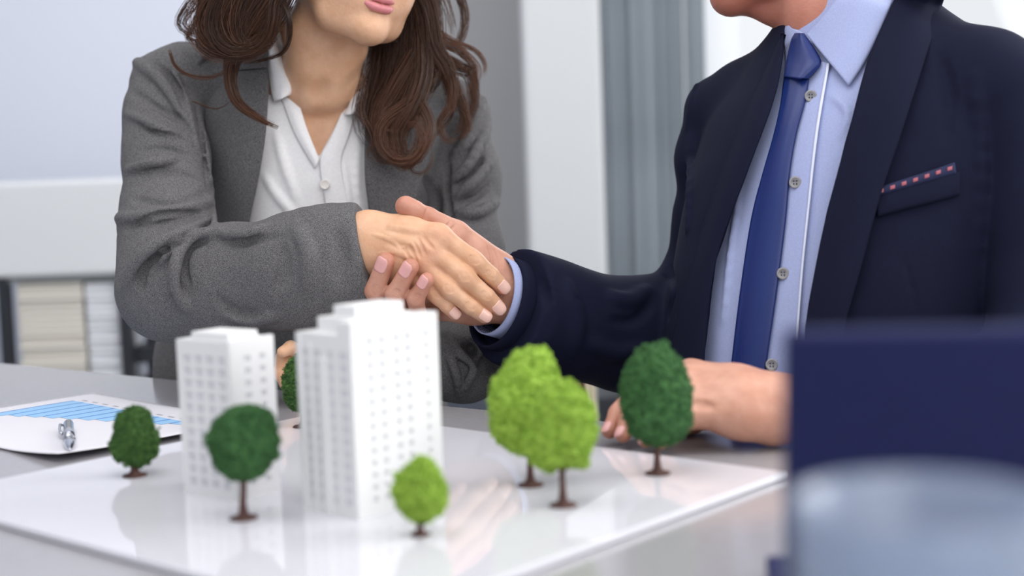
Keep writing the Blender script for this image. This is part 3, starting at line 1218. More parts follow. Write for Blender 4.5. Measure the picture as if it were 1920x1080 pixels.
# flared front hem at the hip
wz.chain([(420, 600, 1.86, 70), (372, 700, 1.90, 84), (350, 800, 1.93, 90)], 0.04)
wz.s(poly_cut([(505, 20), (504, 110), (503, 180), (497, 260), (482, 340), (466, 430), (470, 560), (640, 600), (692, 400), (684, 330), (684, 250), (692, 150), (690, 20)], 1.5, 1.80), 0.003)
# right sleeve
ra = Field()
ra.chain([(300, 165, 1.775, 52), (304, 215, 1.76, 62), (312, 300, 1.735, 72), (310, 400, 1.70, 74), (312, 460, 1.67, 78), (318, 540, 1.635, 89)], 0.03, sq=0.75)
ra.chain([(318, 540, 1.635, 88), (430, 522, 1.605, 90), (566, 508, 1.576, 99), (640, 489, 1.564, 93), (730, 462, 1.552, 82)], 0.03, sq=0.62)
ra.i(plane(hem_w, P(780, 456, 1.552) - P(600, 494, 1.568)), 0.003)
la = Field()
la.chain([(868, 222, 1.86, 46), (876, 330, 1.84, 55), (882, 470, 1.80, 55), (878, 600, 1.74, 60), (872, 682, 1.69, 64)], 0.03)
la.chain([(872, 682, 1.69, 63), (760, 700, 1.65, 50), (600, 698, 1.62, 44)], 0.03)
la.i(plane(P(604, 698, 1.62), P(560, 700, 1.61) - P(660, 700, 1.63)), 0.002)
wz_keep = ra.copy()
wz.u(lambda X: ra(X), 0.012)
wz.u(lambda X: la(X), 0.012)
wz.s(plane(P(600, 40, 1.8), -UP), 0.01)
# hollow cuff
ax = P(780, 452, 1.548) - P(600, 494, 1.572)
ax /= np.linalg.norm(ax)
base = wz.copy()
RID = [  # (points, r px, height m, groove)
    ([(258, 118), (300, 150), (338, 205), (358, 262)], 12, 0.006, False), ([(284, 112), (322, 150), (352, 210)], 7, 0.005, True),
    ([(322, 128), (345, 180), (360, 240), (372, 300)], 9, 0.006, False),
    ([(246, 170), (290, 200), (335, 225), (362, 262)], 9, 0.005, True), ([(240, 214), (290, 235), (340, 262)], 10, 0.006, False),
    ([(262, 236), (310, 252), (352, 262)], 6, 0.004, True),
    ([(240, 320), (280, 306), (330, 300)], 10, 0.006, False), ([(262, 282), (310, 280), (360, 292)], 6, 0.0035, True),
    ([(290, 322), (330, 322), (380, 340)], 7, 0.003, True),
    ([(226, 410), (260, 408), (330, 396), (392, 378)], 14, 0.006, False), ([(250, 372), (320, 382), (386, 362)], 10, 0.003, True),
    ([(240, 430), (300, 402), (380, 402)], 7, 0.005, True),
    ([(236, 545), (250, 500), (290, 460), (350, 432), (398, 412)], 13, 0.009, False),
    ([(262, 548), (272, 508), (304, 474), (346, 446)], 8, 0.008, True),
    ([(300, 500), (322, 462), (345, 445)], 9, 0.005, False),
    ([(358, 585), (330, 545), (328, 500), (342, 462), (372, 440), (420, 436)], 12, 0.008, False),
    ([(352, 540), (350, 500), (362, 464), (392, 450)], 7, 0.006, True),
    ([(400, 435), (450, 440), (500, 428)], 12, 0.006, False), ([(440, 455), (480, 450), (530, 440)], 9, 0.003, True),
    ([(420, 585), (470, 600), (520, 590)], 14, 0.004, False), ([(400, 555), (440, 585), (480, 592)], 10, 0.003, True),
    ([(560, 430), (580, 480), (575, 540)], 18, 0.003, False), ([(520, 450), (530, 500), (515, 550)], 16, 0.003, True),
    ([(630, 430), (640, 480), (632, 530)], 18, 0.0025, True),
    # left sleeve
    ([(905, 190), (880, 250), (850, 300)], 12, 0.006, False), ([(912, 240), (885, 300), (848, 345)], 12, 0.007, False),
    ([(920, 300), (890, 340), (850, 372)], 12, 0.006, False), ([(912, 270), (890, 318), (850, 358)], 7, 0.006, True),
    ([(930, 380), (895, 400), (855, 400)], 12, 0.006, False), ([(926, 340), (895, 368), (852, 388)], 7, 0.006, True),
    ([(838, 620), (860, 660), (900, 690)], 10, 0.007, False), ([(835, 650), (855, 700), (860, 740)], 10, 0.006, False),
    ([(860, 630), (895, 670), (905, 700)], 9, 0.006, True), ([(900, 640), (890, 690), (868, 735)], 10, 0.007, False),
    ([(830, 625), (870, 640), (930, 630)], 10, 0.006, False),
    # front panels
    ([(380, 250), (392, 340), (402, 420)], 8, 0.005, False), ([(368, 190), (378, 260), (390, 350)], 6, 0.006, True),
    ([(800, 330), (815, 370), (812, 420)], 12, 0.005, True), ([(838, 300), (842, 360), (842, 420)], 8, 0.008, True)]
for pts, r, h, g in RID:
    if not g:
        wz.fold(base, pts, r * 0.85, h * (2.8 if pts[0][0] < 420 and pts[0][1] > 300 else 2.0))
base = wz.copy()
for pts, r, h, g in RID:
    if g:
        wz.fold(base, pts, r * 0.9, h * 1.3, groove=True)
wz.disp(lambda X: 0.0011 * vnoise(X, 34, 3) + 0.0005 * vnoise(X, 90, 5))
wz.s(squash(rc(hem_w + ax * 0.036, hem_w + ax * 0.07, 0.044, 0.044), 0.6, 1.56), 0.0015)
lo, hi = bounds([P(205, 60, 1.49), P(205, 60, 1.6), P(960, 800, 2.1), P(960, 60, 2.1), P(600, 600, 1.46)], 0.03)
v, f = wz.mesh(lo, hi, 0.0026)
W_BLZ = tag(mesh_np('blazer', v, f, M['blazer'], W_ROOT), 'grey wool blazer')
# lapels and collar
WZ_L = WZ_T.copy()
sheet('lapel', [(500, 128), (503, 160), (502, 190), (497, 260), (484, 340), (466, 430), (462, 520)],
      [(362, 142), (366, 175), (372, 210), (382, 290), (394, 370), (402, 440), (410, 520)], WZ_L, M['blazer'], W_BLZ, 0.012, 0.006, 0.004, nu=70, nv=26, blur=10)
sheet('collar', [(500, 30), (501, 60), (501, 90), (501, 126)], [(380, 60), (372, 90), (366, 118), (362, 139)], WZ_L, M['blazer'], W_BLZ, 0.013, 0.006, 0.004, nu=40, nv=20, blur=10)
sheet('lapel', [(686, 150), (684, 200), (684, 250), (684, 330), (692, 400), (700, 500)], [(800, 190), (812, 240), (806, 290), (790, 340), (772, 410), (756, 500)],
      WZ_L, M['blazer'], W_BLZ, 0.012, 0.006, 0.004, nu=60, nv=24, blur=10)
sheet('collar', [(700, 50), (698, 90), (692, 120), (686, 148)], [(800, 110), (815, 130), (820, 160), (802, 188)], WZ_L, M['blazer'], W_BLZ, 0.013, 0.006, 0.004, nu=40, nv=20, blur=10)


def tube_ring(name, c, axis, side, r1, r2, l0, l1, m, parent, n=48, thick=0.0016, tilt=0.0):
    """open sleeve end: elliptical tube about axis from l0 to l1; side = direction of radius r1"""
    axis = axis / np.linalg.norm(axis)
    side = side - axis * (side @ axis)
    side /= np.linalg.norm(side)
    oth = np.cross(axis, side)
    V, F = [], []
    ls = np.linspace(l0, l1, 6)
    for i, l in enumerate(ls):
        for k in range(n):
            a = 2 * math.pi * k / n
            V.append(c + axis * (l + tilt * math.cos(a)) + side * math.cos(a) * r1 + oth * math.sin(a) * r2)
    for i in range(len(ls) - 1):
        for k in range(n):
            F.append((i * n + k, i * n + (k + 1) % n, (i + 1) * n + (k + 1) % n, (i + 1) * n + k))
    o = mesh_np(name, np.array(V), np.array(F), m, parent)
    md = o.modifiers.new('solid', 'SOLIDIFY')
    md.thickness = thick
    md.offset = 0
    return o


def trousers(name, pts_list, m, root, h=0.006):
    fd = Field()
    for pts in pts_list:
        for a, b in zip(pts[:-1], pts[1:]):
            fd.u(rc(np.array(a[:3]), np.array(b[:3]), a[3], b[3]), 0.03)
    allp = [p[:3] for l in pts_list for p in l]
    fd.disp(lambda X: 0.003 * vnoise(X, 22, 9))
    lo, hi = bounds(allp, 0.15)
    lo[2] = max(lo[2], 0.02)
    v, f = fd.mesh(lo, hi, h)
    return mesh_np(name, v, f, m, root)


def shoes(root, ankles, dirv):
    for a in ankles:
        fd = Field()
        d = np.array([dirv[0], dirv[1], 0.0])
        a = np.array(a)
        fd.u(rc(a + np.array([0, 0, -0.02]), a + np.array([0, 0, -0.055]), 0.04, 0.038), 0.02)
        fd.u(rc(a + np.array([0, 0, -0.06]) - d * 0.03, a + np.array([0, 0, -0.065]) + d * 0.15, 0.036, 0.034), 0.03)
        fd.i(plane(np.array([0, 0, 0.003]), np.array([0, 0, -1.0])), 0.004)
        lo, hi = bounds([a + d * 0.2 - np.array([0, 0, 0.12]), a - d * 0.09 + np.array([0, 0, 0.03])], 0.06)
        v, f = fd.mesh(lo, hi, 0.005)
        mesh_np('shoe', v, f, M['shoe'], root)


TN = np.array([-0.594, -0.803, 0.0])      # from the seats towards the table
TS = np.array([0.803, -0.594, 0.0])       # along the table edge
wp = P(606, 790, 1.95)
hipz = 0.50
hw_ = np.array([wp[0], wp[1], hipz])
LEG = []
for sx in (-1, 1):
    hp = hw_ + TS * sx * 0.085
    kn = hp + TN * 0.40 + TS * sx * 0.03
    LEG.append([(*(hp + np.array([0, 0, 0.06])), 0.105), (*hp, 0.095), (*kn, 0.068), (*(kn * [1, 1, 0] + np.array([0, 0, 0.28]) - TN * 0.02), 0.058),
                (*(kn * [1, 1, 0] + np.array([0, 0, 0.10])), 0.05)])
LEG.append([(*(hw_ + np.array([0, 0, 0.16])), 0.13), (*(hw_ + np.array([0, 0, 0.03])), 0.12)])
trousers('trousers', LEG, M['trouser_w'], W_ROOT)
shoes(W_ROOT, [np.array([l[3][0], l[3][1], 0.10]) for l in LEG[:2]], TN)

# hair
hs = Field()
hs.u(ell(WdW(0, -0.03, 0.04), RW, np.array((0.083, 0.098, 0.092))), 0)
hs.chain([(530, -120, 1.73, 70), (470, -40, 1.715, 58), (425, 20, 1.70, 52), (438, 62, 1.695, 34)], 0.03)
hs.chain([(700, -140, 1.80, 60), (770, -30, 1.81, 40), (772, 80, 1.805, 44), (750, 170, 1.785, 38), (758, 230, 1.76, 24)], 0.03)
hs.s(rc(WdW(0, 0.12, -0.03), WdW(0, 0.06, -0.04), 0.075, 0.06), 0.02)
hs.disp(lambda X: 0.003 * vnoise(X * np.array([1.0, 1.0, 0.35]), 110, 4))
lo, hi = bounds([P(370, -330, 1.62), P(860, 300, 1.9)], 0.02)
v, f = hs.mesh(lo, hi, 0.0032)
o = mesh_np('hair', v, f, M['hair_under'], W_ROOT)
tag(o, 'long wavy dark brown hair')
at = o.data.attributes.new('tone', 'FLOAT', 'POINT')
GU = [  # left (over her right shoulder)
    ([(560, -120, 1.66), (470, -60, 1.66), (405, 0, 1.665), (385, 50, 1.665), (410, 90, 1.66), (470, 96, 1.655), (520, 60, 1.65)], 260, (34, 24, 12), 0.22, 0.2),
    ([(560, -120, 1.65), (500, -60, 1.65), (440, 0, 1.65), (410, 50, 1.65), (425, 88, 1.65), (480, 90, 1.645), (535, 40, 1.64)], 240, (34, 22, 10), 0.34, 0.2),
    ([(575, -120, 1.65), (540, -60, 1.645), (500, 0, 1.64), (470, 45, 1.64), (450, 80, 1.645), (425, 98, 1.65)], 220, (26, 26, 12), 0.3, 0.2),
    ([(580, -120, 1.65), (560, -60, 1.64), (532, 0, 1.64), (505, 50, 1.64), (480, 85, 1.645), (440, 100, 1.65)], 220, (22, 22, 12), 0.18, 0.2),
    ([(590, -100, 1.65), (560, -50, 1.64), (520, 0, 1.635), (512, 40, 1.635), (500, 75, 1.64), (470, 92, 1.645)], 160, (18, 18, 8), 0.14, 0.2),
    ([(480, -60, 1.68), (390, -20, 1.685), (346, 25, 1.69), (340, 48, 1.69), (362, 62, 1.69), (400, 58, 1.685)], 70, (22, 14, 6), 0.15, 0.3),
    ([(470, -60, 1.68), (395, 0, 1.69), (362, 50, 1.69), (352, 70, 1.69), (372, 78, 1.69), (410, 74, 1.685)], 60, (16, 10, 5), 0.1, 0.3),
    ([(440, -20, 1.67), (400, 50, 1.68), (380, 84, 1.69), (410, 96, 1.68), (450, 92, 1.67)], 90, (30, 16, 8), 0.12, 0.3),
    ([(470, 60, 1.655), (440, 110, 1.67), (432, 150, 1.675), (446, 192, 1.675), (486, 222, 1.67), (530, 243, 1.665)], 120, (18, 12, 3), 0.42, 0.15),
    ([(450, 40, 1.66), (432, 100, 1.675), (430, 150, 1.68), (440, 186, 1.68), (470, 214, 1.675), (505, 232, 1.67)], 90, (16, 10, 3), 0.32, 0.2),
    ([(318, 94, 1.72), (328, 122, 1.715), (352, 140, 1.71), (390, 146, 1.70), (420, 136, 1.69), (436, 124, 1.685)], 26, (3, 5, 5), 0.55, 0.2),
    ([(520, -10, 1.64), (540, 30, 1.635), (543, 70, 1.645), (530, 98, 1.66), (495, 112, 1.67), (452, 120, 1.675)], 34, (8, 6, 2), 0.2, 0.2),
    ([(500, 20, 1.65), (510, 60, 1.655), (500, 88, 1.66), (480, 96, 1.665)], 40, (12, 9, 5), 0.15, 0.3),
    ([(360, 190, 1.71), (405, 204, 1.705), (440, 186, 1.69)], 5, (2, 2, 1), 0.4, 0.2),
    # right (over her left shoulder)
    ([(700, -130, 1.77), (742, -40, 1.77), (728, 60, 1.765), (710, 140, 1.745), (692, 200, 1.73), (694, 245, 1.72), (728, 280, 1.715)], 260, (26, 30, 16), 0.18, 0.6),
    ([(720, -130, 1.77), (770, -40, 1.77), (768, 60, 1.76), (752, 140, 1.74), (728, 205, 1.725), (728, 262, 1.715), (762, 303, 1.71)], 280, (30, 32, 16), 0.26, 0.7),
    ([(730, -130, 1.78), (790, -40, 1.78), (800, 60, 1.765), (792, 130, 1.745), (770, 190, 1.73), (752, 240, 1.72), (744, 292, 1.712)], 260, (28, 30, 16), 0.32, 0.7),
    ([(790, 60, 1.75), (790, 140, 1.735), (770, 200, 1.72), (742, 250, 1.712), (756, 298, 1.706), (784, 286, 1.706), (792, 240, 1.71), (778, 205, 1.715)], 150, (22, 22, 10), 0.45, 0.25),
    ([(780, 100, 1.74), (745, 160, 1.725), (718, 215, 1.715), (724, 262, 1.708), (752, 308, 1.704), (780, 300, 1.704), (796, 262, 1.708)], 110, (18, 16, 8), 0.5, 0.2),
    ([(800, -60, 1.78), (802, 30, 1.77), (812, 95, 1.76), (850, 122, 1.765), (882, 140, 1.775), (888, 190, 1.78), (872, 232, 1.78), (860, 262, 1.78)], 130, (16, 16, 6), 0.46, 0.3),
    ([(790, 20, 1.77), (806, 90, 1.755), (838, 140, 1.76), (862, 180, 1.77), (870, 225, 1.775), (852, 262, 1.775)], 120, (18, 14, 5), 0.52, 0.3),
    ([(780, -90, 1.79), (840, -40, 1.79), (868, 10, 1.785), (870, 52, 1.78), (856, 82, 1.775), (822, 96, 1.765)], 80, (12, 9, 5), 0.3, 0.4),
    ([(790, -60, 1.78), (830, -10, 1.78), (846, 40, 1.775), (848, 74, 1.77)], 30, (10, 10, 6), 0.35, 0.4),
    ([(800, 50, 1.76), (850, 78, 1.765), (888, 92, 1.77), (908, 116, 1.775), (908, 138, 1.775), (894, 142, 1.775)], 40, (12, 6, 3), 0.72, 0.3),
    ([(810, 70, 1.76), (856, 92, 1.765), (884, 120, 1.77), (890, 140, 1.77), (872, 150, 1.77)], 50, (12, 8, 4), 0.62, 0.3),
    ([(800, 110, 1.75), (840, 150, 1.755), (868, 200, 1.77), (878, 240, 1.775), (856, 268, 1.775)], 50, (14, 10, 4), 0.6, 0.3),
    ([(720, 230, 1.71), (700, 262, 1.712), (712, 300, 1.708), (752, 306, 1.704)], 22, (8, 6, 3), 0.35, 0.3),
    ([(735, 190, 1.715), (716, 214, 1.708), (720, 238, 1.705), (740, 250, 1.704)], 12, (3, 3, 2), 0.6, 0.2),
    ([(800, 150, 1.74), (768, 190, 1.72), (720, 228, 1.705), (712, 268, 1.70), (738, 300, 1.698), (776, 296, 1.698), (794, 262, 1.70), (776, 232, 1.704), (750, 240, 1.706)], 60, (16, 11, 5), 0.55, 0.3),
    ([(770, 170, 1.73), (800, 215, 1.72), (806, 252, 1.712), (788, 288, 1.704), (756, 302, 1.70), (732, 284, 1.70), (738, 256, 1.702)], 60, (14, 10, 4), 0.62, 0.3),
    ([(740, 150, 1.735), (712, 190, 1.722), (700, 226, 1.714), (706, 250, 1.71), (730, 258, 1.708)], 40, (12, 8, 4), 0.5, 0.3),
    ([(820, 100, 1.75), (846, 150, 1.752), (846, 196, 1.752), (826, 232, 1.75), (838, 262, 1.75), (862, 256, 1.755)], 50, (12, 9, 4), 0.66, 0.4),
    ([(806, 20, 1.765), (826, 70, 1.755), (868, 96, 1.76), (896, 130, 1.768), (886, 170, 1.77), (896, 196, 1.772)], 26, (10, 9, 5), 0.8, 0.5),
    ([(690, 160, 1.72), (680, 210, 1.712), (700, 262, 1.706), (690, 290, 1.706), (712, 306, 1.706)], 9, (5, 5, 4), 0.4, 0.5),
    ([(430, -40, 1.655), (382, 10, 1.66), (372, 56, 1.66), (404, 92, 1.655), (470, 92, 1.65), (516, 56, 1.645)], 50, (40, 30, 14), 0.72, 0.25),
    ([(470, -60, 1.648), (440, 0, 1.645), (430, 50, 1.645), (450, 84, 1.645), (500, 64, 1.64)], 50, (40, 26, 12), 0.66, 0.25),
    ([(780, 290, 1.704), (770, 318, 1.704), (790, 326, 1.706), (808, 308, 1.71), (812, 270, 1.715)], 10, (5, 4, 3), 0.4, 0.3),
    ([(850, 180, 1.775), (845, 220, 1.775), (820, 250, 1.76), (800, 262, 1.75)], 14, (4, 4, 3), 0.4, 0.3),
    ([(700, -130, 1.76), (760, -40, 1.765), (756, 60, 1.76), (742, 140, 1.745), (722, 195, 1.735), (712, 230, 1.725), (722, 262, 1.72)], 300, (34, 40, 16), 0.10, 0.3),
    ([(720, -130, 1.76), (782, -40, 1.765), (784, 60, 1.76), (774, 140, 1.745), (756, 195, 1.735), (746, 235, 1.725), (752, 275, 1.72)], 300, (34, 40, 16), 0.14, 0.3),
    ([(770, -60, 1.765), (800, 20, 1.75), (812, 90, 1.745), (836, 130, 1.75), (850, 180, 1.76), (862, 220, 1.77)], 220, (24, 24, 9), 0.3, 0.3),
    ([(540, -120, 1.66), (480, -60, 1.65), (430, 0, 1.648), (412, 50, 1.65), (432, 84, 1.65), (476, 84, 1.645), (510, 50, 1.64)], 420, (44, 36, 18), 0.16, 0.25),
    ([(560, -120, 1.655), (520, -60, 1.645), (476, 0, 1.642), (458, 50, 1.642), (470, 80, 1.645), (500, 70, 1.64)], 300, (40, 34, 18), 0.12, 0.25),
    ([(690, 120, 1.72), (676, 170, 1.715), (672, 210, 1.712), (690, 236, 1.71), (716, 240, 1.71)], 14, (8, 5, 3), 0.3, 0.3),
]
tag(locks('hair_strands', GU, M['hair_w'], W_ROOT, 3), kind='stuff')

# ------------------------------------------------------------------ the man
MT = Loft([(10, 1600, 1.58, 0.06, 0.055), (75, 1610, 1.58, 0.115, 0.068), (150, 1618, 1.575, 0.178, 0.102), (280, 1600, 1.57, 0.192, 0.124),
           (400, 1576, 1.57, 0.194, 0.128), (600, 1548, 1.56, 0.195, 0.13), (800, 1535, 1.57, 0.20, 0.14), (960, 1530, 1.58, 0.20, 0.14)], math.radians(45))
mp_ = P(1530, 960, 1.58)
M_ROOT = empty('person', (mp_[0], mp_[1], 0.0),
               'person in navy suit and blue tie shaking hands, other hand on table', 'person')
mb = Field()
mb.u(MT.f(-0.014))
mb.chain([(1590, 150, 1.58, 84), (1575, 60, 1.595, 84), (1560, -60, 1.62, 88)], 0.03)
fwd_m = -0.955 * RT - 0.25 * FW - 0.10 * UP
RM = frame_from(fwd_m, UP + 0.04 * RT)
WdM = head_field(mb, P(1474, -190, 1.615), RM, 1.03, male=True)
# fuller flesh under the jaw
mb.chain([(1478, 4, 1.60, 36), (1500, 22, 1.585, 34), (1555, 30, 1.575, 40)], 0.02)
mb.chain([(1418, 8, 1.605, 24), (1448, 14, 1.60, 27), (1500, 20, 1.595, 34)], 0.014)
mb.chain([(1335, 200, 1.69, 40), (1330, 420, 1.71, 46), (1305, 615, 1.72, 50), (1120, 612, 1.645, 46), (1010, 565, 1.605, 44)], 0.02, sq=0.8)
mb.chain([(1890, 180, 1.44, 60), (1940, 420, 1.42, 60), (1930, 680, 1.36, 58), (1700, 745, 1.29, 52), (1540, 765, 1.285, 48)], 0.02, sq=0.8)
lo, hi = bounds([P(960, 880, 1.25), P(2060, -480, 1.85), P(960, -480, 1.85)], 0.03)
vb, fb = mb.mesh(lo, hi, 0.0036)

# right hand in the handshake
mh = Field()
mh.chain([(1080, 592, 1.625, 46), (1010, 565, 1.606, 48), (958, 546, 1.592, 49)], 0.01, sq=0.7)
mh.chain([(958, 546, 1.592, 49), (880, 500, 1.605, 40), (800, 482, 1.612, 27)], 0.012, sq=0.7)
mh.chain([(958, 546, 1.592, 47), (880, 530, 1.612, 38), (802, 515, 1.616, 27)], 0.012, sq=0.7)
mh.chain([(955, 552, 1.594, 44), (880, 550, 1.61, 38), (808, 546, 1.612, 26)], 0.012, sq=0.7)
mh.chain([(952, 560, 1.594, 40), (890, 572, 1.60, 33), (820, 576, 1.60, 26)], 0.012, sq=0.75)
MTH = [(917, 507, 1.588, 44), (852, 444, 1.577, 31), (803, 406, 1.562, 17), (762, 388, 1.550, 17.5)]
mh.chain(MTH[:2], 0.014, sq=0.75)
mh.chain(MTH[1:], 0.004)
mh.u(rc(P(776, 394, 1.553), P(760, 386, 1.549), rad(18.5, 1.55), rad(18.5, 1.55)), 0.004)
MF = [[(800, 490, 1.612, 24), (716, 535, 1.602, 19), (674, 526, 1.57, 17), (686, 498, 1.545, 14)],
      [(802, 520, 1.614, 25), (718, 584, 1.575, 20), (703, 545, 1.536, 18.8), (723, 490, 1.522, 17)],
      [(808, 548, 1.610, 24), (748, 604, 1.562, 19), (741, 552, 1.528, 18.3), (769, 501, 1.515, 16.4)],
      [(820, 576, 1.60, 22), (788, 612, 1.556, 16), (779, 560, 1.524, 15.8), (800, 525, 1.515, 14.2)]]
for fg in MF:
    for a, b in zip(fg[:-1], fg[1:]):
        mh.chain([a, b], 0.004)
mhb = mh.copy()
wrinkles(mh, mhb, [(704, 545, 22, -58, 11), (741, 553, 30, -55, 11), (780, 562, 24, -38, 10)], 1.3, 0.0003)
for pts in ([(806, 392), (803, 404), (800, 414)], [(802, 390), (799, 402), (797, 412)], [(846, 414), (838, 424), (828, 428)], [(856, 420), (848, 428), (838, 434)],
            [(916, 462), (922, 480), (922, 500)], [(930, 470), (938, 492), (936, 520)]):
    mh.fold(mhb, pts, 2.0, 0.0006, 0.002, groove=True)
lo, hi = bounds([P(650, 350, 1.49), P(1000, 640, 1.66)], 0.01)
v1, f1 = mh.mesh(lo, hi, 0.00085)

# left hand propped on the table
ml = Field()
ml.chain([(1600, 768, 1.29, 50), (1520, 766, 1.288, 52), (1452, 768, 1.286, 56)], 0.012)
ml.chain([(1452, 756, 1.295, 52), (1380, 735, 1.31, 46), (1296, 706, 1.325, 33)], 0.015)
ml.chain([(1452, 762, 1.285, 52), (1380, 745, 1.295, 46), (1292, 716, 1.305, 32)], 0.015)
ml.chain([(1450, 772, 1.28, 52), (1385, 760, 1.28, 44), (1298, 740, 1.285, 31)], 0.015)
ml.chain([(1448, 780, 1.275, 44), (1390, 778, 1.27, 38), (1312, 772, 1.268, 30)], 0.015)
MLF = [[(1296, 706, 1.325, 30), (1198, 728, 1.335, 21), (1160, 776, 1.325, 18), (1143, 808, 1.312, 15)],
       [(1292, 716, 1.305, 30), (1206, 738, 1.31, 21), (1180, 788, 1.302, 18.5), (1168, 815, 1.292, 15.5)],
       [(1298, 742, 1.285, 29), (1228, 770, 1.283, 20), (1216, 806, 1.28, 17.5), (1211, 826, 1.274, 14.5)],
       [(1312, 774, 1.268, 28), (1256, 796, 1.262, 18), (1246, 816, 1.262, 16), (1240, 830, 1.26, 13.5)]]
for fg in MLF:
    for a, b in zip(fg[:-1], fg[1:]):
        ml.chain([a, b], 0.005)
ml.chain([(1430, 745, 1.32, 34), (1350, 760, 1.35, 24), (1300, 790, 1.35, 19), (1270, 806, 1.34, 15)], 0.01)
mlb = ml.copy()
for pts in ([(1330, 756), (1310, 754), (1290, 758)], [(1336, 762), (1318, 760), (1300, 764)]):
    ml.fold(mlb, pts, 3, 0.0015, 0.004, groove=True)
lo, hi = bounds([P(1110, 650, 1.22), P(1600, 850, 1.38)], 0.015)
v2, f2 = ml.mesh(lo, hi, 0.0014)
V, F = join_vf((vb, fb), (v1, f1), (v2, f2))
o = tag(mesh_np('body', V, F, M['skin_m'], M_ROOT), 'bare skin of jaw, neck and hands')
flush(o, V, [(P(p[0], p[1], p[2]), r, a) for fg in MF + MLF for p, r, a in zip(fg[2:], (0.012, 0.016), (0.25, 0.45))] +
      [(P(756, 384, 1.545), 0.018, 0.35), (P(803, 406, 1.555), 0.02, 0.15)] + [(WdM(0, 0.06, -0.10), 0.10, 0.75), (P(1500, 40, 1.52), 0.07, 0.7)])
for fg in MF[1:]:
    nail(fg[3][:3], fg[2][:3], fg[3][3], (-0.30, -0.30, -1.0), M['nail_m'], M_ROOT, fg[2][3], back=-0.25, lng=2.1)
for fg in MLF:
    nail(fg[3][:3], fg[2][:3], fg[3][3], (-0.75, -0.2, -0.6), M['nail_m'], M_ROOT)
lp = Field()
for z0, z1, r in ((-0.0665, -0.0685, 0.0035), (-0.0775, -0.0725, 0.0042)):
    pts = [(-0.025, 0.0835, z1), (0, 0.0935, z0), (0.025, 0.0835, z1)]
    for a, b in zip(pts[:-1], pts[1:]):
        lp.u(rc(WdM(*a), WdM(*b), r * (0.5 if abs(a[0]) > 0 else 1), r * (0.5 if abs(b[0]) > 0 else 1)), 0.0012)
lo, hi = bounds([WdM(-0.026, 0.083, -0.07), WdM(0.026, 0.096, -0.07), WdM(0, 0.09, -0.085), WdM(0, 0.09, -0.06)], 0.006)
v, f = lp.mesh(lo, hi, 0.0011)
mesh_np('lips', v, f, M['lips'], M_ROOT)
face_parts(WdM, RM, 1.03, M_ROOT, M['dark'])
hs = Field()
hs.u(ell(WdM(0, -0.03, 0.045), RM, np.array((0.084, 0.096, 0.088))), 0)
hs.s(rc(WdM(0, 0.12, -0.03), WdM(0, 0.07, -0.02), 0.085, 0.075), 0.01)
hs.s(plane(WdM(0, 0, -0.03), RM[2]), 0.01)
hs.disp(lambda X: 0.002 * vnoise(X, 140, 4))
c = WdM(0, -0.03, 0.045)
v, f = hs.mesh(c - 0.14, c + 0.14, 0.003)
o = mesh_np('hair', v, f, M['hair_m'], M_ROOT)
o.data.attributes.new('tone', 'FLOAT', 'POINT')

# light blue shirt
ms = Field()
ms.u(MT.f(-0.006))
MS_T = ms.copy()
ms.chain([(1600, 150, 1.58, 92), (1580, 86, 1.592, 92)], 0.02)
ms_c = Field().u(MT.f(-0.006))
ms_c.chain([(1600, 150, 1.58, 94), (1576, 66, 1.593, 92), (1565, -10, 1.605, 92), (1556, -90, 1.62, 94)], 0.02)
nk = P(1578, 40, 1.594)
for i in range(12):
    a0, a1 = math.radians(88 + i * 16), math.radians(88 + (i + 1) * 16)
    q = [nk + MT.n * 0.058 * math.cos(a) - MT.x * 0.060 * math.sin(a) + np.array([0, 0, 0.014 * (1 - math.cos(a)) - 0.006]) for a in (a0, a1)]
    ms.u(rc(q[0], q[1], 0.006, 0.006), 0.004)
    ms.u(rc(q[0] - [0, 0, 0.014], q[1] - [0, 0, 0.014], 0.007, 0.007), 0.008)
for pts, r, h in (([(1560, 180), (1590, 210), (1580, 260)], 8, 0.004), ([(1390, 360), (1372, 470), (1360, 600)], 8, 0.003)):
    ms.fold(MS_T, pts, r, h)
lo, hi = bounds([P(1270, 30, 1.40), P(1500, -80, 1.6), P(1900, 900, 1.80)], 0.04)
v, f = ms.mesh(lo, hi, 0.003)
M_SHIRT = tag(mesh_np('shirt', v, f, M['shirt_m'], M_ROOT), 'light blue shirt with white piping')
sheet('front_placket', [(1500, 110), (1482, 250), (1458, 400), (1444, 520), (1432, 690), (1428, 780)], [(1556, 118), (1534, 250), (1518, 400), (1506, 520), (1494, 690), (1490, 780)],
      MS_T, M['shirt_m'], M_SHIRT, 0.003, 0.001, 0.0015, blur=8)
sheet('piping', [(1550, 118), (1528, 250), (1512, 400), (1500, 520), (1488, 690), (1484, 780)], [(1556, 118), (1534, 250), (1517, 400), (1505, 520), (1493, 690), (1489, 780)],
      MS_T, M['piping'], M_SHIRT, 0.0045, 0.001, 0.0015, nv=5, blur=4)
for x, y in ((1520, 180), (1491, 342), (1468, 513), (1447, 684)):
    o, t = button(x, y, MS_T, M['button_m'], M_SHIRT, 0.0064, 0.0065)
    t.build('thread', M['thread'], M_SHIRT)
sheet('collar', [(1511, 64), (1534, 40), (1560, 8), (1590, -30), (1602, -55)], [(1592, 161), (1618, 122), (1645, 70), (1672, 5), (1682, -40)],
      ms_c, M['shirt_m'], M_SHIRT, 0.010, 0.004, 0.003, nu=44, nv=24, blur=20)
sheet('collar', [(1508, 62), (1496, 56), (1484, 52), (1472, 40)], [(1470, 150), (1472, 110), (1470, 80), (1462, 50)],
      ms_c, M['shirt_m'], M_SHIRT, 0.006, 0.002, 0.003, nu=30, nv=16, blur=20)

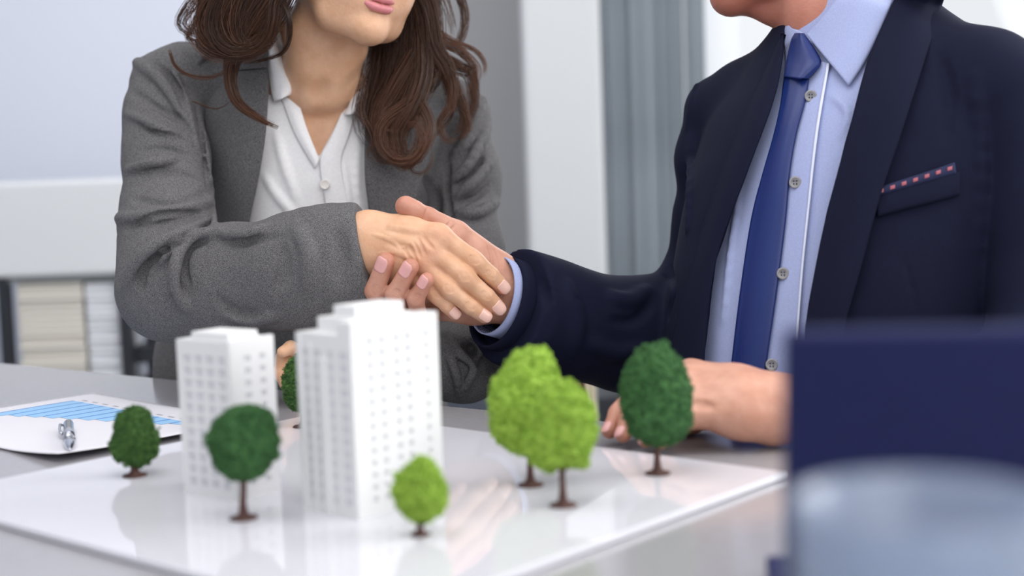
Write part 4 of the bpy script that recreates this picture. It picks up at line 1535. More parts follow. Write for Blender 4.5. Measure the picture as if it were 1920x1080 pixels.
# tie
TIE = sheet('tie', [(1470, 140), (1462, 200), (1448, 260), (1428, 330), (1408, 410), (1388, 540), (1370, 690), (1362, 790)],
            [(1518, 144), (1510, 190), (1494, 250), (1482, 320), (1474, 410), (1458, 540), (1437, 690), (1428, 790)],
            MS_T, M['tie'], M_ROOT, 0.008, 0.006, 0.004, nu=90, nv=18, blur=8)
tag(TIE, 'blue satin necktie')
sheet('knot', [(1490, 62), (1483, 75), (1477, 100), (1472, 125), (1469, 144)], [(1508, 62), (1528, 92), (1540, 116), (1530, 134), (1516, 148)],
      ms_c, M['tie'], TIE, 0.013, 0.013, 0.004, nu=36, nv=20, blur=24)

# navy jacket
mj = Field()
mj.u(MT.f(0.004))
MJ_T = mj.copy()
mj.chain([(1560, 120, 1.62, 66), (1400, 180, 1.67, 58), (1342, 206, 1.69, 54)], 0.03)
mj.chain([(1650, 90, 1.55, 84), (1850, 150, 1.46, 84), (1895, 175, 1.44, 84)], 0.03)
mra = Field()
mra.chain([(1342, 206, 1.69, 56), (1334, 300, 1.70, 62), (1332, 420, 1.71, 64), (1300, 622, 1.725, 84)], 0.02, sq=0.8)
mra.chain([(1300, 622, 1.725, 86), (1180, 628, 1.675, 89), (1050, 603, 1.625, 87), (960, 575, 1.597, 86), (880, 550, 1.57, 86)], 0.05, sq=0.8)
hem_m = P(936, 568, 1.59)
ax_m = P(880, 549, 1.563) - P(1050, 604, 1.622)
ax_m = ax_m / np.linalg.norm(ax_m) - 0.30 * FW
ax_m /= np.linalg.norm(ax_m)
mra.i(plane(hem_m - ax_m * 0.014, ax_m), 0.002)
mla = Field()
mla.chain([(1895, 180, 1.44, 88), (1950, 420, 1.42, 96), (1945, 690, 1.36, 92)], 0.03)
mla.chain([(1945, 690, 1.36, 92), (1700, 745, 1.29, 78), (1500, 765, 1.287, 66)], 0.03)
mla.i(plane(P(1514, 766, 1.287), P(1500, 766, 1.287) - P(1700, 748, 1.29)), 0.002)
nk = P(1584, 62, 1.592)
for i in range(10):
    a0, a1 = math.radians(105 + i * 17), math.radians(105 + (i + 1) * 17)
    q = [nk + MT.n * 0.07 * math.cos(a) - MT.x * 0.076 * math.sin(a) + np.array([0, 0, 0.018 * (1 - math.cos(a)) - 0.012]) for a in (a0, a1)]
    mj.u(rc(q[0], q[1], 0.013, 0.013), 0.012)
    mj.u(rc(q[0] - [0, 0, 0.02], q[1] - [0, 0, 0.02], 0.017, 0.017), 0.015)
mj.u(lambda X: mra(X), 0.010)
mj.u(lambda X: mla(X), 0.006)
mj.s(poly_cut([(1474, -60), (1472, 60), (1466, 120), (1448, 195), (1400, 325), (1342, 490), (1322, 660), (1316, 860), (1504, 860), (1510, 610), (1525, 520), (1550, 400), (1590, 250),
               (1628, 110), (1676, 0), (1700, -60)], 1.2, 1.66), 0.002)
mj.s(plane(P(1600, -40, 1.58), -UP + 0.0 * RT), 0.01)
base = mj.copy()
MRID = (([(1318, 140), (1296, 180), (1286, 235)], 6, 0.004, True), ([(1310, 150), (1296, 195), (1290, 240)], 6, 0.003, False),
                     ([(1252, 500), (1262, 540), (1250, 590)], 12, 0.007, True), ([(1210, 548), (1180, 565), (1140, 560)], 14, 0.005, False),
                     ([(1225, 570), (1190, 600), (1150, 602)], 10, 0.004, True), ([(1200, 650), (1150, 660), (1100, 640)], 16, 0.004, False),
                     ([(1060, 540), (1080, 600), (1070, 660)], 16, 0.003, False), ([(1010, 530), (1030, 590), (1015, 640)], 14, 0.0025, True),
                     ([(985, 528), (1040, 545), (1110, 570)], 3, 0.0008, True),
                     
                     ([(1690, 470), (1710, 540), (1722, 640)], 4, 0.002, True), ([(1830, 150), (1838, 300), (1832, 460)], 18, 0.004, False),
                     ([(1760, 100), (1780, 180), (1776, 260)], 14, 0.003, True), ([(1300, 260), (1296, 340), (1292, 430)], 10, 0.003, False))
for pts, r, h, g in MRID:
    if not g:
        mj.fold(base, pts, r, h)
base = mj.copy()
for pts, r, h, g in MRID:
    if g:
        mj.fold(base, pts, r, h, groove=True)
mj.disp(lambda X: 0.0009 * vnoise(X, 30, 7))
mj.s(squash(rc(hem_m + ax_m * 0.004, hem_m + ax_m * 0.06, 0.0475, 0.0475), 0.8, 1.59), 0.001)
lo, hi = bounds([P(860, 900, 1.22), P(2080, -60, 1.85), P(860, -60, 1.85), P(1530, 1010, 1.65)], 0.03)
v, f = mj.mesh(lo, hi, 0.0031)
M_JKT = tag(mesh_np('suit_jacket', v, f, M['navy'], M_ROOT), 'dark navy suit jacket')
sheet('lapel', [(1470, 60), (1467, 115), (1449, 195), (1401, 325), (1343, 490), (1322, 660), (1316, 800)],
      [(1466, 66), (1425, 150), (1390, 225), (1348, 330), (1300, 480), (1268, 600), (1240, 760)], MJ_T, M['navy'], M_JKT, 0.010, 0.005, 0.004, nu=90, nv=20, blur=12)
sheet('lapel', [(1686, -20), (1676, 0), (1628, 110), (1590, 250), (1550, 400), (1525, 520), (1511, 610), (1504, 760)],
      [(1782, -20), (1770, 0), (1722, 150), (1690, 250), (1650, 370), (1615, 500), (1582, 620), (1556, 760)], MJ_T, M['navy'], M_JKT, 0.010, 0.005, 0.004, nu=90, nv=20, blur=12)
sheet('breast_pocket', [(1642, 366), (1700, 350), (1760, 333), (1800, 322)], [(1646, 406), (1702, 391), (1762, 376), (1800, 366)], MJ_T, M['navy'], M_JKT, 0.004, 0.001, 0.003, nu=30, nv=8)
PSQ = bpy.data.materials.new('dotted_silk')
PSQ.use_nodes = True
sq = sheet('pocket_square', [(1644, 352), (1700, 334), (1750, 318), (1790, 304)], [(1644, 368), (1702, 352), (1752, 337), (1794, 326)], MJ_T, M['thread'], M_ROOT, 0.004, 0.002, 0.003, nu=30, nv=8)
tag(sq, 'navy pocket square with red and white dots')
for i in range(7):
    x, y = 1652 + i * 21.5, 358.5 - i * 7.0
    sheet('dot', [(x - 4.5, y - 2.5), (x + 4.5, y - 5.5)], [(x - 4.5, y + 4.5), (x + 4.5, y + 1.5)], MJ_T, mat('rose_silk', srgb(172, 92, 104), 0.6) if i == 0 else bpy.data.materials['rose_silk'], sq, 0.0065, 0, 0.0006, nu=5, nv=4, blur=0)
# cuffs of the right sleeve
side_m = P(957, 480, 1.585) - P(898, 645, 1.585)
tube_ring('sleeve_hem', P(934, 567, 1.589), ax_m, side_m, 0.0518, 0.0408, -0.05, 0.003, M['navy'], M_JKT, thick=0.003)
tube_ring('shirt_cuff', P(944, 560, 1.594), ax_m, side_m, 0.0440, 0.036, -0.03, 0.018, M['shirt_m'], M_ROOT, tilt=0.004)
CK = mat('navy_check_lining', srgb(30, 36, 66), 0.7)
b_ = CK.node_tree.nodes['Principled BSDF']
tc = N(CK, 'ShaderNodeTexCoord')
ch = N(CK, 'ShaderNodeTexChecker')
ch.inputs['Scale'].default_value = 420
ch.inputs['Color1'].default_value = (*srgb(24, 30, 58), 1)
ch.inputs['Color2'].default_value = (*srgb(120, 128, 160), 1)
L(CK, tc.outputs['Object'], ch.inputs['Vector'])
L(CK, ch.outputs['Color'], b_.inputs['Base Color'])
tube_ring('cuff_lining', P(944, 560, 1.594), ax_m, side_m, 0.0420, 0.034, -0.03, 0.016, CK, M_ROOT, tilt=0.004)
tube_ring('shirt_cuff', P(1500, 766, 1.287), P(1480, 766, 1.287) - P(1700, 748, 1.29), UP, 0.030, 0.030, -0.03, 0.006, M['shirt_m'], M_ROOT)
# lower body
hm = np.array([mp_[0], mp_[1], hipz])
LEG = []
for sx in (-1, 1):
    hp = hm + TS * sx * 0.09
    kn = hp + TN * 0.36 + TS * sx * 0.05
    LEG.append([(*(hp + np.array([0, 0, 0.06])), 0.11), (*hp, 0.10), (*kn, 0.074), (*(kn * [1, 1, 0] + np.array([0, 0, 0.28]) - TN * 0.02), 0.062),
                (*(kn * [1, 1, 0] + np.array([0, 0, 0.10])), 0.054)])
LEG.append([(*(hm + np.array([0, 0, 0.14])), 0.14), (*(hm + np.array([0, 0, 0.03])), 0.13)])
trousers('trousers', LEG, M['navy'], M_ROOT)
shoes(M_ROOT, [np.array([l[3][0], l[3][1], 0.10]) for l in LEG[:2]], TN)


# ================================================================== MODEL BUILDINGS
def face_grid(mb_, f, wid, hei, xs, ys, rec):
    """wall face with recessed windows; f(a, z, depth)->point; xs, ys: list of (lo, hi); returns window rectangles"""
    X = [0.0] + [q for r in xs for q in r] + [wid]
    Z = [0.0] + [q for r in ys for q in r] + [hei]
    out = []
    for i in range(len(X) - 1):
        for j in range(len(Z) - 1):
            x0, x1, z0, z1 = X[i], X[i + 1], Z[j], Z[j + 1]
            if i % 2 and j % 2:
                o = [f(x0, z0, 0), f(x1, z0, 0), f(x1, z1, 0), f(x0, z1, 0)]
                n = [f(x0, z0, rec), f(x1, z0, rec), f(x1, z1, rec), f(x0, z1, rec)]
                mb_.add(o + n, [(0, 1, 5, 4), (1, 2, 6, 5), (2, 3, 7, 6), (3, 0, 4, 7)])
                out.append((x0, x1, z0, z1))
            else:
                mb_.add([f(x0, z0, 0), f(x1, z0, 0), f(x1, z1, 0), f(x0, z1, 0)], [(0, 1, 2, 3)])
    return out


def spans(start, pitch, size, n):
    return [(start + i * pitch, start + i * pitch + size) for i in range(n)]


def tower(c, eu, ev, U, V, H, Hs, slab, label, rx, rz, lx, lz, tiers, fins, bold):
    """c near corner; eu/ev unit directions along right and left faces; windows on both faces the photo shows"""
    root = empty('model_building', (c[0], c[1], TABLE_Z), label, 'model building')
    pt = lambda u, v, z: c + eu * u + ev * v + np.array([0, 0, z])
    wb_ = MB()
    wins = []
    rr = face_grid(wb_, lambda a, z, d: pt(a, d, z), U, Hs, rx, rz, 0.0016)
    ll = face_grid(wb_, lambda a, z, d: pt(d, a, z), V, H, lx, lz, 0.0014)
    # other sides and roof
    q = lambda *p: [pt(*x) for x in p]
    wb_.add(q((U, 0, 0), (U, V, 0), (U, V, H), (U, 0, H)), [(0, 1, 2, 3)])
    wb_.add(q((0, V, 0), (U, V, 0), (U, V, H), (0, V, H)), [(3, 2, 1, 0)])
    wb_.add(q((0, slab, H), (U, slab, H), (U, V, H), (0, V, H)), [(0, 1, 2, 3)])
    wb_.add(q((0, 0, Hs), (U, 0, Hs), (U, slab, Hs), (0, slab, Hs)), [(0, 1, 2, 3)])
    wb_.add(q((0, slab, H), (U, slab, H), (U, slab, Hs), (0, slab, Hs)), [(3, 2, 1, 0)])
    wb_.add(q((0, 0, H), (0, slab, H), (0, slab, Hs), (0, 0, Hs)), [(3, 2, 1, 0)])
    wb_.add(q((U, 0, H), (U, slab, H), (U, slab, Hs), (U, 0, Hs)), [(0, 1, 2, 3)])
    wall = wb_.build('tower_block', M['plastic'], root)
    ang_ = math.atan2(eu[1], eu[0])
    for (u0, u1, v0, v1, z0, z1) in tiers:
        p = pt((u0 + u1) / 2, (v0 + v1) / 2, (z0 + z1) / 2)
        MB().box(p, (u1 - u0, v1 - v0, z1 - z0), ang_).build('roof_block', M['plastic'], root, bevel=0.0006)
    for (v0, v1, z0, z1, out) in fins:
        p = pt(-out / 2 + 0.0005, (v0 + v1) / 2, (z0 + z1) / 2)
        MB().box(p, (out + 0.001, v1 - v0, z1 - z0), ang_).build('pilaster', M['plastic'], root, bevel=0.0004)
    proto = {}
    for side, rects in (('r', rr), ('l', ll)):
        for x0, x1, z0, z1 in rects:
            key = (side, round(x1 - x0, 5), round(z1 - z0, 5))
            a, z = (x0 + x1) / 2, (z0 + z1) / 2
            pos = pt(a, 0.0015, z) if side == 'r' else pt(0.0013, a, z)
            pos = Vector(pos) - Vector((c[0], c[1], TABLE_Z))
            if key not in proto:
                mbx = MB()
                sx, sz = (x1 - x0), (z1 - z0)
                if side == 'r':
                    mbx.box((0, 0, 0), (sx, 0.0008, sz)).box((0, -0.0005, 0), (sx * 0.1, 0.0006, sz)).box((0, -0.0005, -sz * 0.46), (sx, 0.0008, sz * 0.1))
                else:
                    mbx.box((0, 0, 0), (0.0008, sx, sz)).box((-0.0005, 0, 0), (0.0006, sx * 0.1, sz)).box((-0.0005, 0, -sz * 0.46), (0.0008, sx, sz * 0.1))
                o = mbx.build('window', M['pane'])
                o.parent = root
                proto[key] = o
            else:
                o = proto[key].copy()
                link(o)
            o.location = pos
            o.rotation_euler = (0, 0, ang_ if side == 'r' else math.atan2(ev[1], ev[0]) - math.pi / 2)
    return root


c = G(673, 975)
cl = G(574, 952)
ev = (cl - c) / np.linalg.norm(cl - c)
eu = np.array([-ev[1], ev[0], 0])
eu = eu if eu[0] > 0 else -eu
tower(c, eu, ev, 0.0865, 0.064, 0.136, 0.146, 0.016,
      'tall white model apartment tower between the round dark tree and small light tree', 
      [(0.015, 0.0195), (0.0265, 0.031), (0.041, 0.0455), (0.0525, 0.057), (0.0725, 0.0755)], spans(0.010, 0.0091, 0.0040, 14),
      [(0.006, 0.015), (0.022, 0.029), (0.037, 0.046), (0.050, 0.058)], spans(0.008, 0.0091, 0.0064, 13),
      [(0.014, 0.076, 0.0162, 0.056, 0.136, 0.1465), (0.022, 0.070, 0.020, 0.046, 0.1465, 0.155)],
      [(0.030, 0.036, 0.0, 0.118, 0.003), (0.047, 0.0495, 0.0, 0.128, 0.0015), (0.0595, 0.064, 0.0, 0.136, 0.0015)], True)
c = G(445, 941)
cl = G(352, 925)
ev = (cl - c) / np.linalg.norm(cl - c)
eu = np.array([-ev[1], ev[0], 0])
eu = eu if eu[0] > 0 else -eu
tower(c, eu, ev, 0.047, 0.063, 0.126, 0.127, 0.006,
      'shorter white model apartment block behind the round dark tree', 
      [(0.0145, 0.021), (0.031, 0.0365)], spans(0.010, 0.0099, 0.0046, 11),
      [(0.006, 0.0145), (0.0195, 0.028), (0.033, 0.0415), (0.0465, 0.055)], spans(0.008, 0.0099, 0.0070, 11),
      [(0.005, 0.036, 0.0062, 0.050, 0.126, 0.132)], [(0.0, 0.003, 0.0, 0.126, 0.001)], False)


# ------------------------------------------------------------------ model trees
def model_tree(base, crown, m, label, lumps, seed, trunk_r=0.0026):
    """base px of the trunk foot; crown (x0, x1, y0, y1) px"""
    b = G(*base)
    d = (b - CAM) @ FW
    s = FPX / d
    foot = np.array([b[0], b[1], TABLE_Z])
    root = empty('model_tree', foot, label, 'model tree', 'scale model trees on the white board')
    rng = np.random.default_rng(seed)
    x0, x1, y0, y1 = crown
    c = P((x0 + x1) / 2, (y0 + y1) / 2, d)
    rx, rz = (x1 - x0) / 2 / s, (y1 - y0) / 2 / s
    fd = Field()
    R3 = np.stack([RT, FW, UP])
    for (lx, lz, ly, ax, az) in lumps:
        fd.u(ell(c + RT * lx * rx + UP * lz * rz + FW * ly * rx, R3, (ax * rx, ax * rx * 0.95, az * rz)), 0.010)
    fd.disp(lambda X: 0.0022 * vnoise(X, 75, seed + 2) + 0.0022 * vnoise(X, 170, seed) + 0.0013 * vnoise(X, 420, seed + 1))
    v, f = fd.mesh(c - np.array([rx, rx, rz]) * 1.25 - 0.004, c + np.array([rx, rx, rz]) * 1.25 + 0.004, 0.0011, 0)
    # foam flakes standing proud of the crown
    n = 5200
    pick = rng.integers(0, len(v), n)
    ctr = v[pick]
    nr = ctr - c
    nr /= np.linalg.norm(nr, axis=1)[:, None] + 1e-9
    ctr = ctr + nr * rng.uniform(-0.0003, 0.0022, n)[:, None]
    sz = rng.uniform(0.0004, 0.0011, n)
    dirs = rng.normal(size=(n, 3))
    dirs /= np.linalg.norm(dirs, axis=1)[:, None]
    d2 = np.cross(dirs, rng.normal(size=(n, 3)))
    d2 /= np.linalg.norm(d2, axis=1)[:, None]
    d3 = np.cross(dirs, d2)
    tet = np.stack([ctr + dirs * (sz * 1.6)[:, None], ctr - dirs * sz[:, None] + d2 * sz[:, None], ctr - d2 * sz[:, None] + d3 * sz[:, None], ctr - d2 * sz[:, None] - d3 * sz[:, None]], 1).reshape(-1, 3)
    k = np.arange(n) * 4
    tq = np.concatenate([np.stack([k, k + 1, k + 2, k + 2], 1), np.stack([k, k + 2, k + 3, k + 3], 1), np.stack([k, k + 3, k + 1, k + 1], 1), np.stack([k + 1, k + 3, k + 2, k + 2], 1)])
    me_v = np.concatenate([v, tet])
    tris = np.concatenate([f[:, [0, 1, 2]], f[:, [0, 2, 3]], tq[:, :3] + len(v)])
    mesh_np('crown', me_v, tris, m, root, smooth=False)
    top = c - UP * rz * 0.45
    up = np.array([0, 0, 1.0])
    t = MB()
    r = trunk_r
    pts = [foot + up * z for z in (0.0008, 0.0022, 0.005, 0.012)] + [foot + (top - foot) * q for q in (0.5, 0.75, 1.0)]
    t.tube(pts, [r * 2.6, r * 2.0, r * 1.35, r, r * 0.9, r * 0.8, r * 0.6], 12)
    for k in range(4):
        a = k * 1.6 + seed
        dv = np.array([math.cos(a), math.sin(a), 0.9])
        t.tube([foot + (top - foot) * 0.55, foot + (top - foot) * 0.55 + dv * rx * 0.55], [r * 0.6, r * 0.3], 6)
    t.build('trunk', M['trunk'], root, smooth=True)
    pf = MB()
    n = 18
    prof = [(0.0001, 0.0001), (r * 4.2, 0.0001), (r * 3.9, 0.0011), (r * 2.2, 0.0020), (0.0001, 0.0022)]
    pf.lathe(prof, foot, n)
    pf.build('foot', M['trunk'], root, smooth=True)
    return root


OV = [(0, 0, 0, 1, 1)]
model_tree((253, 892), (213, 291, 766, 868), M['foam_olive'], 'small olive green model tree beside the pen and chart',
           [(0, -0.12, 0, 0.98, 0.82), (0.03, 0.35, 0, 0.62, 0.66), (-0.3, -0.35, 0.1, 0.6, 0.5), (0.35, -0.3, 0, 0.6, 0.5)], 11)
model_tree((457, 972), (396, 516, 764, 890), M['foam_dark'], 'round dark green model tree on tall trunk before the shorter block',
           [(0, 0.05, 0, 0.95, 0.93), (-0.35, -0.15, 0, 0.62, 0.62), (0.38, -0.3, 0, 0.6, 0.6), (0.3, 0.3, 0, 0.6, 0.6), (-0.1, -0.5, 0, 0.7, 0.45)], 12, 0.0026)
model_tree((788, 1003), (741, 831, 862, 972), M['foam_light'], 'smallest light green model tree at the corner of the tall tower',
           [(0, 0, 0, 0.98, 0.97), (0.1, -0.4, 0, 0.7, 0.58)], 13, 0.0018)
model_tree((995, 910), (923, 1058, 650, 846), M['foam_light'], 'tall light green model tree behind the other light green one',
           [(0.1, 0.35, 0, 0.72, 0.64), (-0.28, -0.1, 0, 0.72, 0.56), (0.1, -0.25, 0, 0.85, 0.6), (-0.3, -0.55, 0, 0.66, 0.4), (0.2, -0.6, 0, 0.6, 0.4), (-0.1, 0.1, 0, 0.8, 0.6)], 14)
model_tree((1056, 948), (990, 1113, 716, 880), M['foam_light'], 'light green model tree in front of the tall light green one',
           [(0, 0.3, 0, 0.72, 0.68), (-0.25, -0.2, 0, 0.72, 0.6), (0.28, -0.35, 0, 0.72, 0.6), (0.2, 0.1, 0, 0.75, 0.65), (-0.4, -0.55, 0, 0.5, 0.42)], 15)
model_tree((1233, 888), (1168, 1294, 645, 826), M['foam_dark'], 'dark green model tree standing before the hand resting on the table',
           [(0, 0.3, 0, 0.84, 0.68), (-0.12, -0.1, 0, 0.88, 0.7), (0.2, -0.2, 0, 0.8, 0.72), (0, -0.55, 0, 0.86, 0.44)], 16)
model_tree((569, 800), (533, 604, 662, 768), M['foam_olive'], 'green model tree almost hidden behind the tall tower',
           [(0, -0.1, 0, 0.9, 0.86), (-0.3, 0.2, 0, 0.55, 0.4), (-0.45, -0.15, 0, 0.45, 0.3), (-0.35, -0.6, 0, 0.5, 0.32), (0.1, 0.4, 0, 0.6, 0.6)], 17)

# ------------------------------------------------------------------ chart sheet
CN, CR, CF = G(110, 868, 0.735), G(500, 793, 0.735), G(160, 740, 0.735)
e1 = (CR - CN) / np.linalg.norm(CR - CN)
e2 = np.array([-e1[1], e1[0], 0])
SW, SL = float(np.linalg.norm(CR - CN)), float(np.linalg.norm(CF - CR))


def sheet_pt(a, b, dz=0.0):
    # corner nearest the camera curls up; the edge by the board rides up on it
    l = 0.003 * max(0.0, 1 - math.hypot(a, b * 0.7) / 0.11) ** 2 + 0.0055 * max(0.0, 1 - b / 0.10) ** 1.5
    l += 0.0012 * math.sin(a * 22 + 1) * math.sin(b * 17) * 0.5 + 0.0008
    q = CN + e1 * a + e2 * b
    return (q[0], q[1], 0.7345 + l + dz)


def grid_patch(a0, a1, b0, b1, dz, na, nb):
    V = [sheet_pt(a0 + (a1 - a0) * i / na, b0 + (b1 - b0) * j / nb, dz) for i in range(na + 1) for j in range(nb + 1)]
    F = [(i * (nb + 1) + j, (i + 1) * (nb + 1) + j, (i + 1) * (nb + 1) + j + 1, i * (nb + 1) + j + 1) for i in range(na) for j in range(nb)]
    return np.array(V), np.array(F)


ch_root = empty('printed_chart', (CN[0], CN[1], 0.7345), 'white paper sheet with printed blue bar chart under the silver pen', 'paper')
v, f = grid_patch(0, SW, 0, SL, 0, 30, 40)
o = mesh_np('sheet', v, f, M['paper'], ch_root)
md = o.modifiers.new('solid', 'SOLIDIFY')
md.thickness = 0.0003
md.offset = -1
nb_ = 11
for i in range(nb_):
    b0 = 0.066 + i * 0.0228
    ln = 0.014 + (b0 - 0.06) * 0.37
    v, f = grid_patch(0.191 - ln, 0.191, b0, b0 + 0.0195, 0.00025, 8, 2)
    mesh_np('bar', v, f, M['blue1'], ch_root)
    v, f = grid_patch(0.191 - ln, 0.191, b0 + 0.0195, b0 + 0.0228, 0.00030, 8, 1)
    mesh_np('bar_edge', v, f, M['blue2'], ch_root)
    v, f = grid_patch(0.1975, 0.2005, b0 + 0.004, b0 + 0.015, 0.00025, 1, 1)
    mesh_np('axis_mark', v, f, M['ink'], ch_root)

# ------------------------------------------------------------------ pen
pa, pb = G(128, 789, 0.745), G(131, 842, 0.745)
pd = (pb - pa) / np.linalg.norm(pb - pa)
zz = 0.7345 + 0.0012 + 0.0056
pa[2] = zz
pb[2] = zz + 0.003
pen = empty('pen', pa, 'silver metal ballpoint pen lying on the chart', 'pen')
ln = float(np.linalg.norm(pb - pa))
pt = lambda t: pa + (pb - pa) * t
MB().tube([pt(0.0), pt(0.01), pt(0.45), pt(0.62)], [0.0046, 0.0054, 0.0056, 0.0055], 24).build('barrel', M['chrome'], pen, smooth=True)
MB().tube([pt(0.62), pt(0.64), pt(0.66)], [0.0059, 0.0060, 0.0059], 24).build('ring', M['chrome'], pen, smooth=True)
MB().tube([pt(0.66), pt(0.8), pt(0.93), pt(0.985), pt(1.0)], [0.0055, 0.0054, 0.0036, 0.0016, 0.0006], 24).build('tip', M['chrome'], pen, smooth=True)
MB().tube([pt(-0.06), pt(-0.055), pt(0.0)], [0.0022, 0.0028, 0.0028], 16).build('push_button', M['chrome'], pen, smooth=True)
sd = np.cross(pd, [0, 0, 1])
sd = sd if sd[0] < 0 else -sd
cl_ = MB()
cl_.tube([pt(0.03) + sd * 0.004, pt(0.035) + sd * 0.0085 + [0, 0, 0.001], pt(0.2) + sd * 0.009 + [0, 0, 0.001], pt(0.34) + sd * 0.0082, pt(0.36) + sd * 0.0068], [0.0013, 0.0015, 0.0014, 0.0013, 0.0016], 10)
cl_.build('clip', M['chrome'], pen, smooth=True)

# ------------------------------------------------------------------ laptop seen from behind
TL = P(1469, 626, 0.605)
yaw = math.radians(8)
lx = np.array([math.cos(yaw), -math.sin(yaw), 0])
ly = np.array([math.sin(yaw), math.cos(yaw), 0])      # away from the camera
LW, LH = 0.335, 0.0
zt = TL[2]
lean = 0.060
hz = 0.734 + 0.017
up_l = (-ly * lean + np.array([0, 0, zt - hz]))
LHt = float(np.linalg.norm(up_l))
up_l /= LHt
nrm = np.cross(lx, up_l)          # towards +ly or the camera
nrm = nrm if nrm[1] < 0 else -nrm
hinge = TL - up_l * LHt
lap = empty('laptop', (*(hinge + lx * LW / 2)[:2], 0.734), 'open navy blue laptop seen from behind its lid', 'laptop')


def obox(mb_, o, ax, bx, cx, la, lb, lc):
    vs = []
    for k in (0, 1):
        for i, j in ((0, 0), (1, 0), (1, 1), (0, 1)):
            vs.append(o + ax * la * i + bx * lb * j + cx * lc * k)
    return mb_.add(vs, [(3, 2, 1, 0), (4, 5, 6, 7), (0, 1, 5, 4), (1, 2, 6, 5), (2, 3, 7, 6), (3, 0, 4, 7)])


obox(MB(), hinge, lx, up_l, -nrm, LW, LHt, 0.007).build('lid', M['laptop'], lap, bevel=0.003, seg=4)
obox(MB(), hinge - nrm * 0.0072 + lx * 0.008 + up_l * 0.014, lx, up_l, -nrm, LW - 0.016, LHt - 0.022, 0.0006).build('screen', M['screen'], lap)
bo = hinge + ly * 0.012
bo[2] = 0.736
obox(MB(), bo, lx, ly, np.array([0, 0, 1.0]), LW, 0.20, 0.013).build('base', M['laptop'], lap, bevel=0.003, seg=4)
kp = None
for r_ in range(5):
    for q_ in range(13):
        p = bo + lx * (0.022 + q_ * 0.0225) + ly * (0.025 + r_ * 0.019)
        if kp is None:
            kp = MB().box((0, 0, 0), (0.019, 0.016, 0.0016), -yaw).build('key', M['keys'])
            kp.parent = lap
            k_ = kp
        else:
            k_ = kp.copy()
            link(k_)
        k_.location = Vector((p[0] + 0.0095, p[1], 0.7496)) - lap.location
MB().tube([hinge + ly * 0.006 + lx * 0.03 + [0, 0, -0.004], hinge + ly * 0.006 + lx * (LW - 0.03) + [0, 0, -0.004]], [0.006, 0.006], 14).build('hinge', M['laptop'], lap, smooth=True)

# ------------------------------------------------------------------ water glass
gc = P(1733, 936, 0.418)
gz = float(gc[2]) - 0.734
R0 = 0.0385
glass = empty('drinking_glass', (gc[0], gc[1], 0.734), 'clear tumbler of water in front of the navy laptop', 'glass')
pr = [(0.0001, 0.0005), (R0 * 0.80, 0.0005), (R0 * 0.86, 0.004), (R0 * 0.92, gz * 0.5), (R0, gz - 0.001), (R0 - 0.0007, gz), (R0 - 0.0016, gz - 0.001), (R0 * 0.92 - 0.002, gz * 0.5),
      (R0 * 0.86 - 0.0024, 0.013), (R0 * 0.6, 0.010), (0.0001, 0.0095)]
MB().lathe(pr, (gc[0], gc[1], 0.734), 64).build('tumbler', M['glass'], glass, smooth=True)
zw = gz * 0.80
ri = lambda z: np.interp(z, [0.0095, 0.010, 0.013, gz * 0.5, gz], [R0 * 0.6, R0 * 0.6, R0 * 0.86 - 0.0024, R0 * 0.92 - 0.002, R0 - 0.0016]) + 0.0002
prw = [(0.0001, 0.0094), (ri(0.010), 0.0099)] + [(ri(z), z) for z in (0.013, gz * 0.3, gz * 0.5, gz * 0.65, zw)] + [(ri(zw) - 0.001, zw - 0.0004), (0.0001, zw - 0.0006)]
MB().lathe(prw, (gc[0], gc[1], 0.734), 64).build('water', M['water'], glass, smooth=True)

# ================================================================== FURNITURE BEHIND
D_ = 3.4
su0 = P(0, 420, D_)
xl, xr = float(P(-260, 420, D_)[0]), float(P(470, 420, D_)[0])
zt, zb = float(P(170, 336, D_)[2]), float(P(170, 517, D_)[2])
cab = empty('sideboard', ((xl + xr) / 2, D_ + 0.2, 0), 'white sideboard on a black metal frame behind the grey blazer', 'sideboard')
MB().box(((xl + xr) / 2, D_ + 0.14, (zt + zb) / 2), (xr - xl, 0.28, zt - zb)).build('cabinet_box', M['desk_white'], cab, bevel=0.012, seg=4)
MB().box(((xl + xr) / 2, D_ + 0.13, zb - 0.006), (xr - xl - 0.01, 0.24, 0.012)).build('top_rail', M['rail'], cab)
zs = float(P(260, 672, D_)[2])
zl = 0.46
posts = [float(P(px, 600, D_)[0]) for px in (-225, 2, 230, 445)]
for x in posts:
    MB().box((x, D_ + 0.02, zb / 2), (0.026, 0.03, zb - 0.001)).build('leg', M['dark'], cab)
    MB().box((x, D_ + 0.25, zb / 2), (0.026, 0.03, zb - 0.001)).build('leg', M['dark'], cab)
for xa, xb, z in ((posts[0], posts[1], zl), (posts[1], posts[2], zl), (posts[2], posts[3], zs)):
    MB().box(((xa + xb) / 2, D_ + 0.135, z), (xb - xa - 0.02, 0.2, 0.04)).build('shelf', M['dark'], cab)
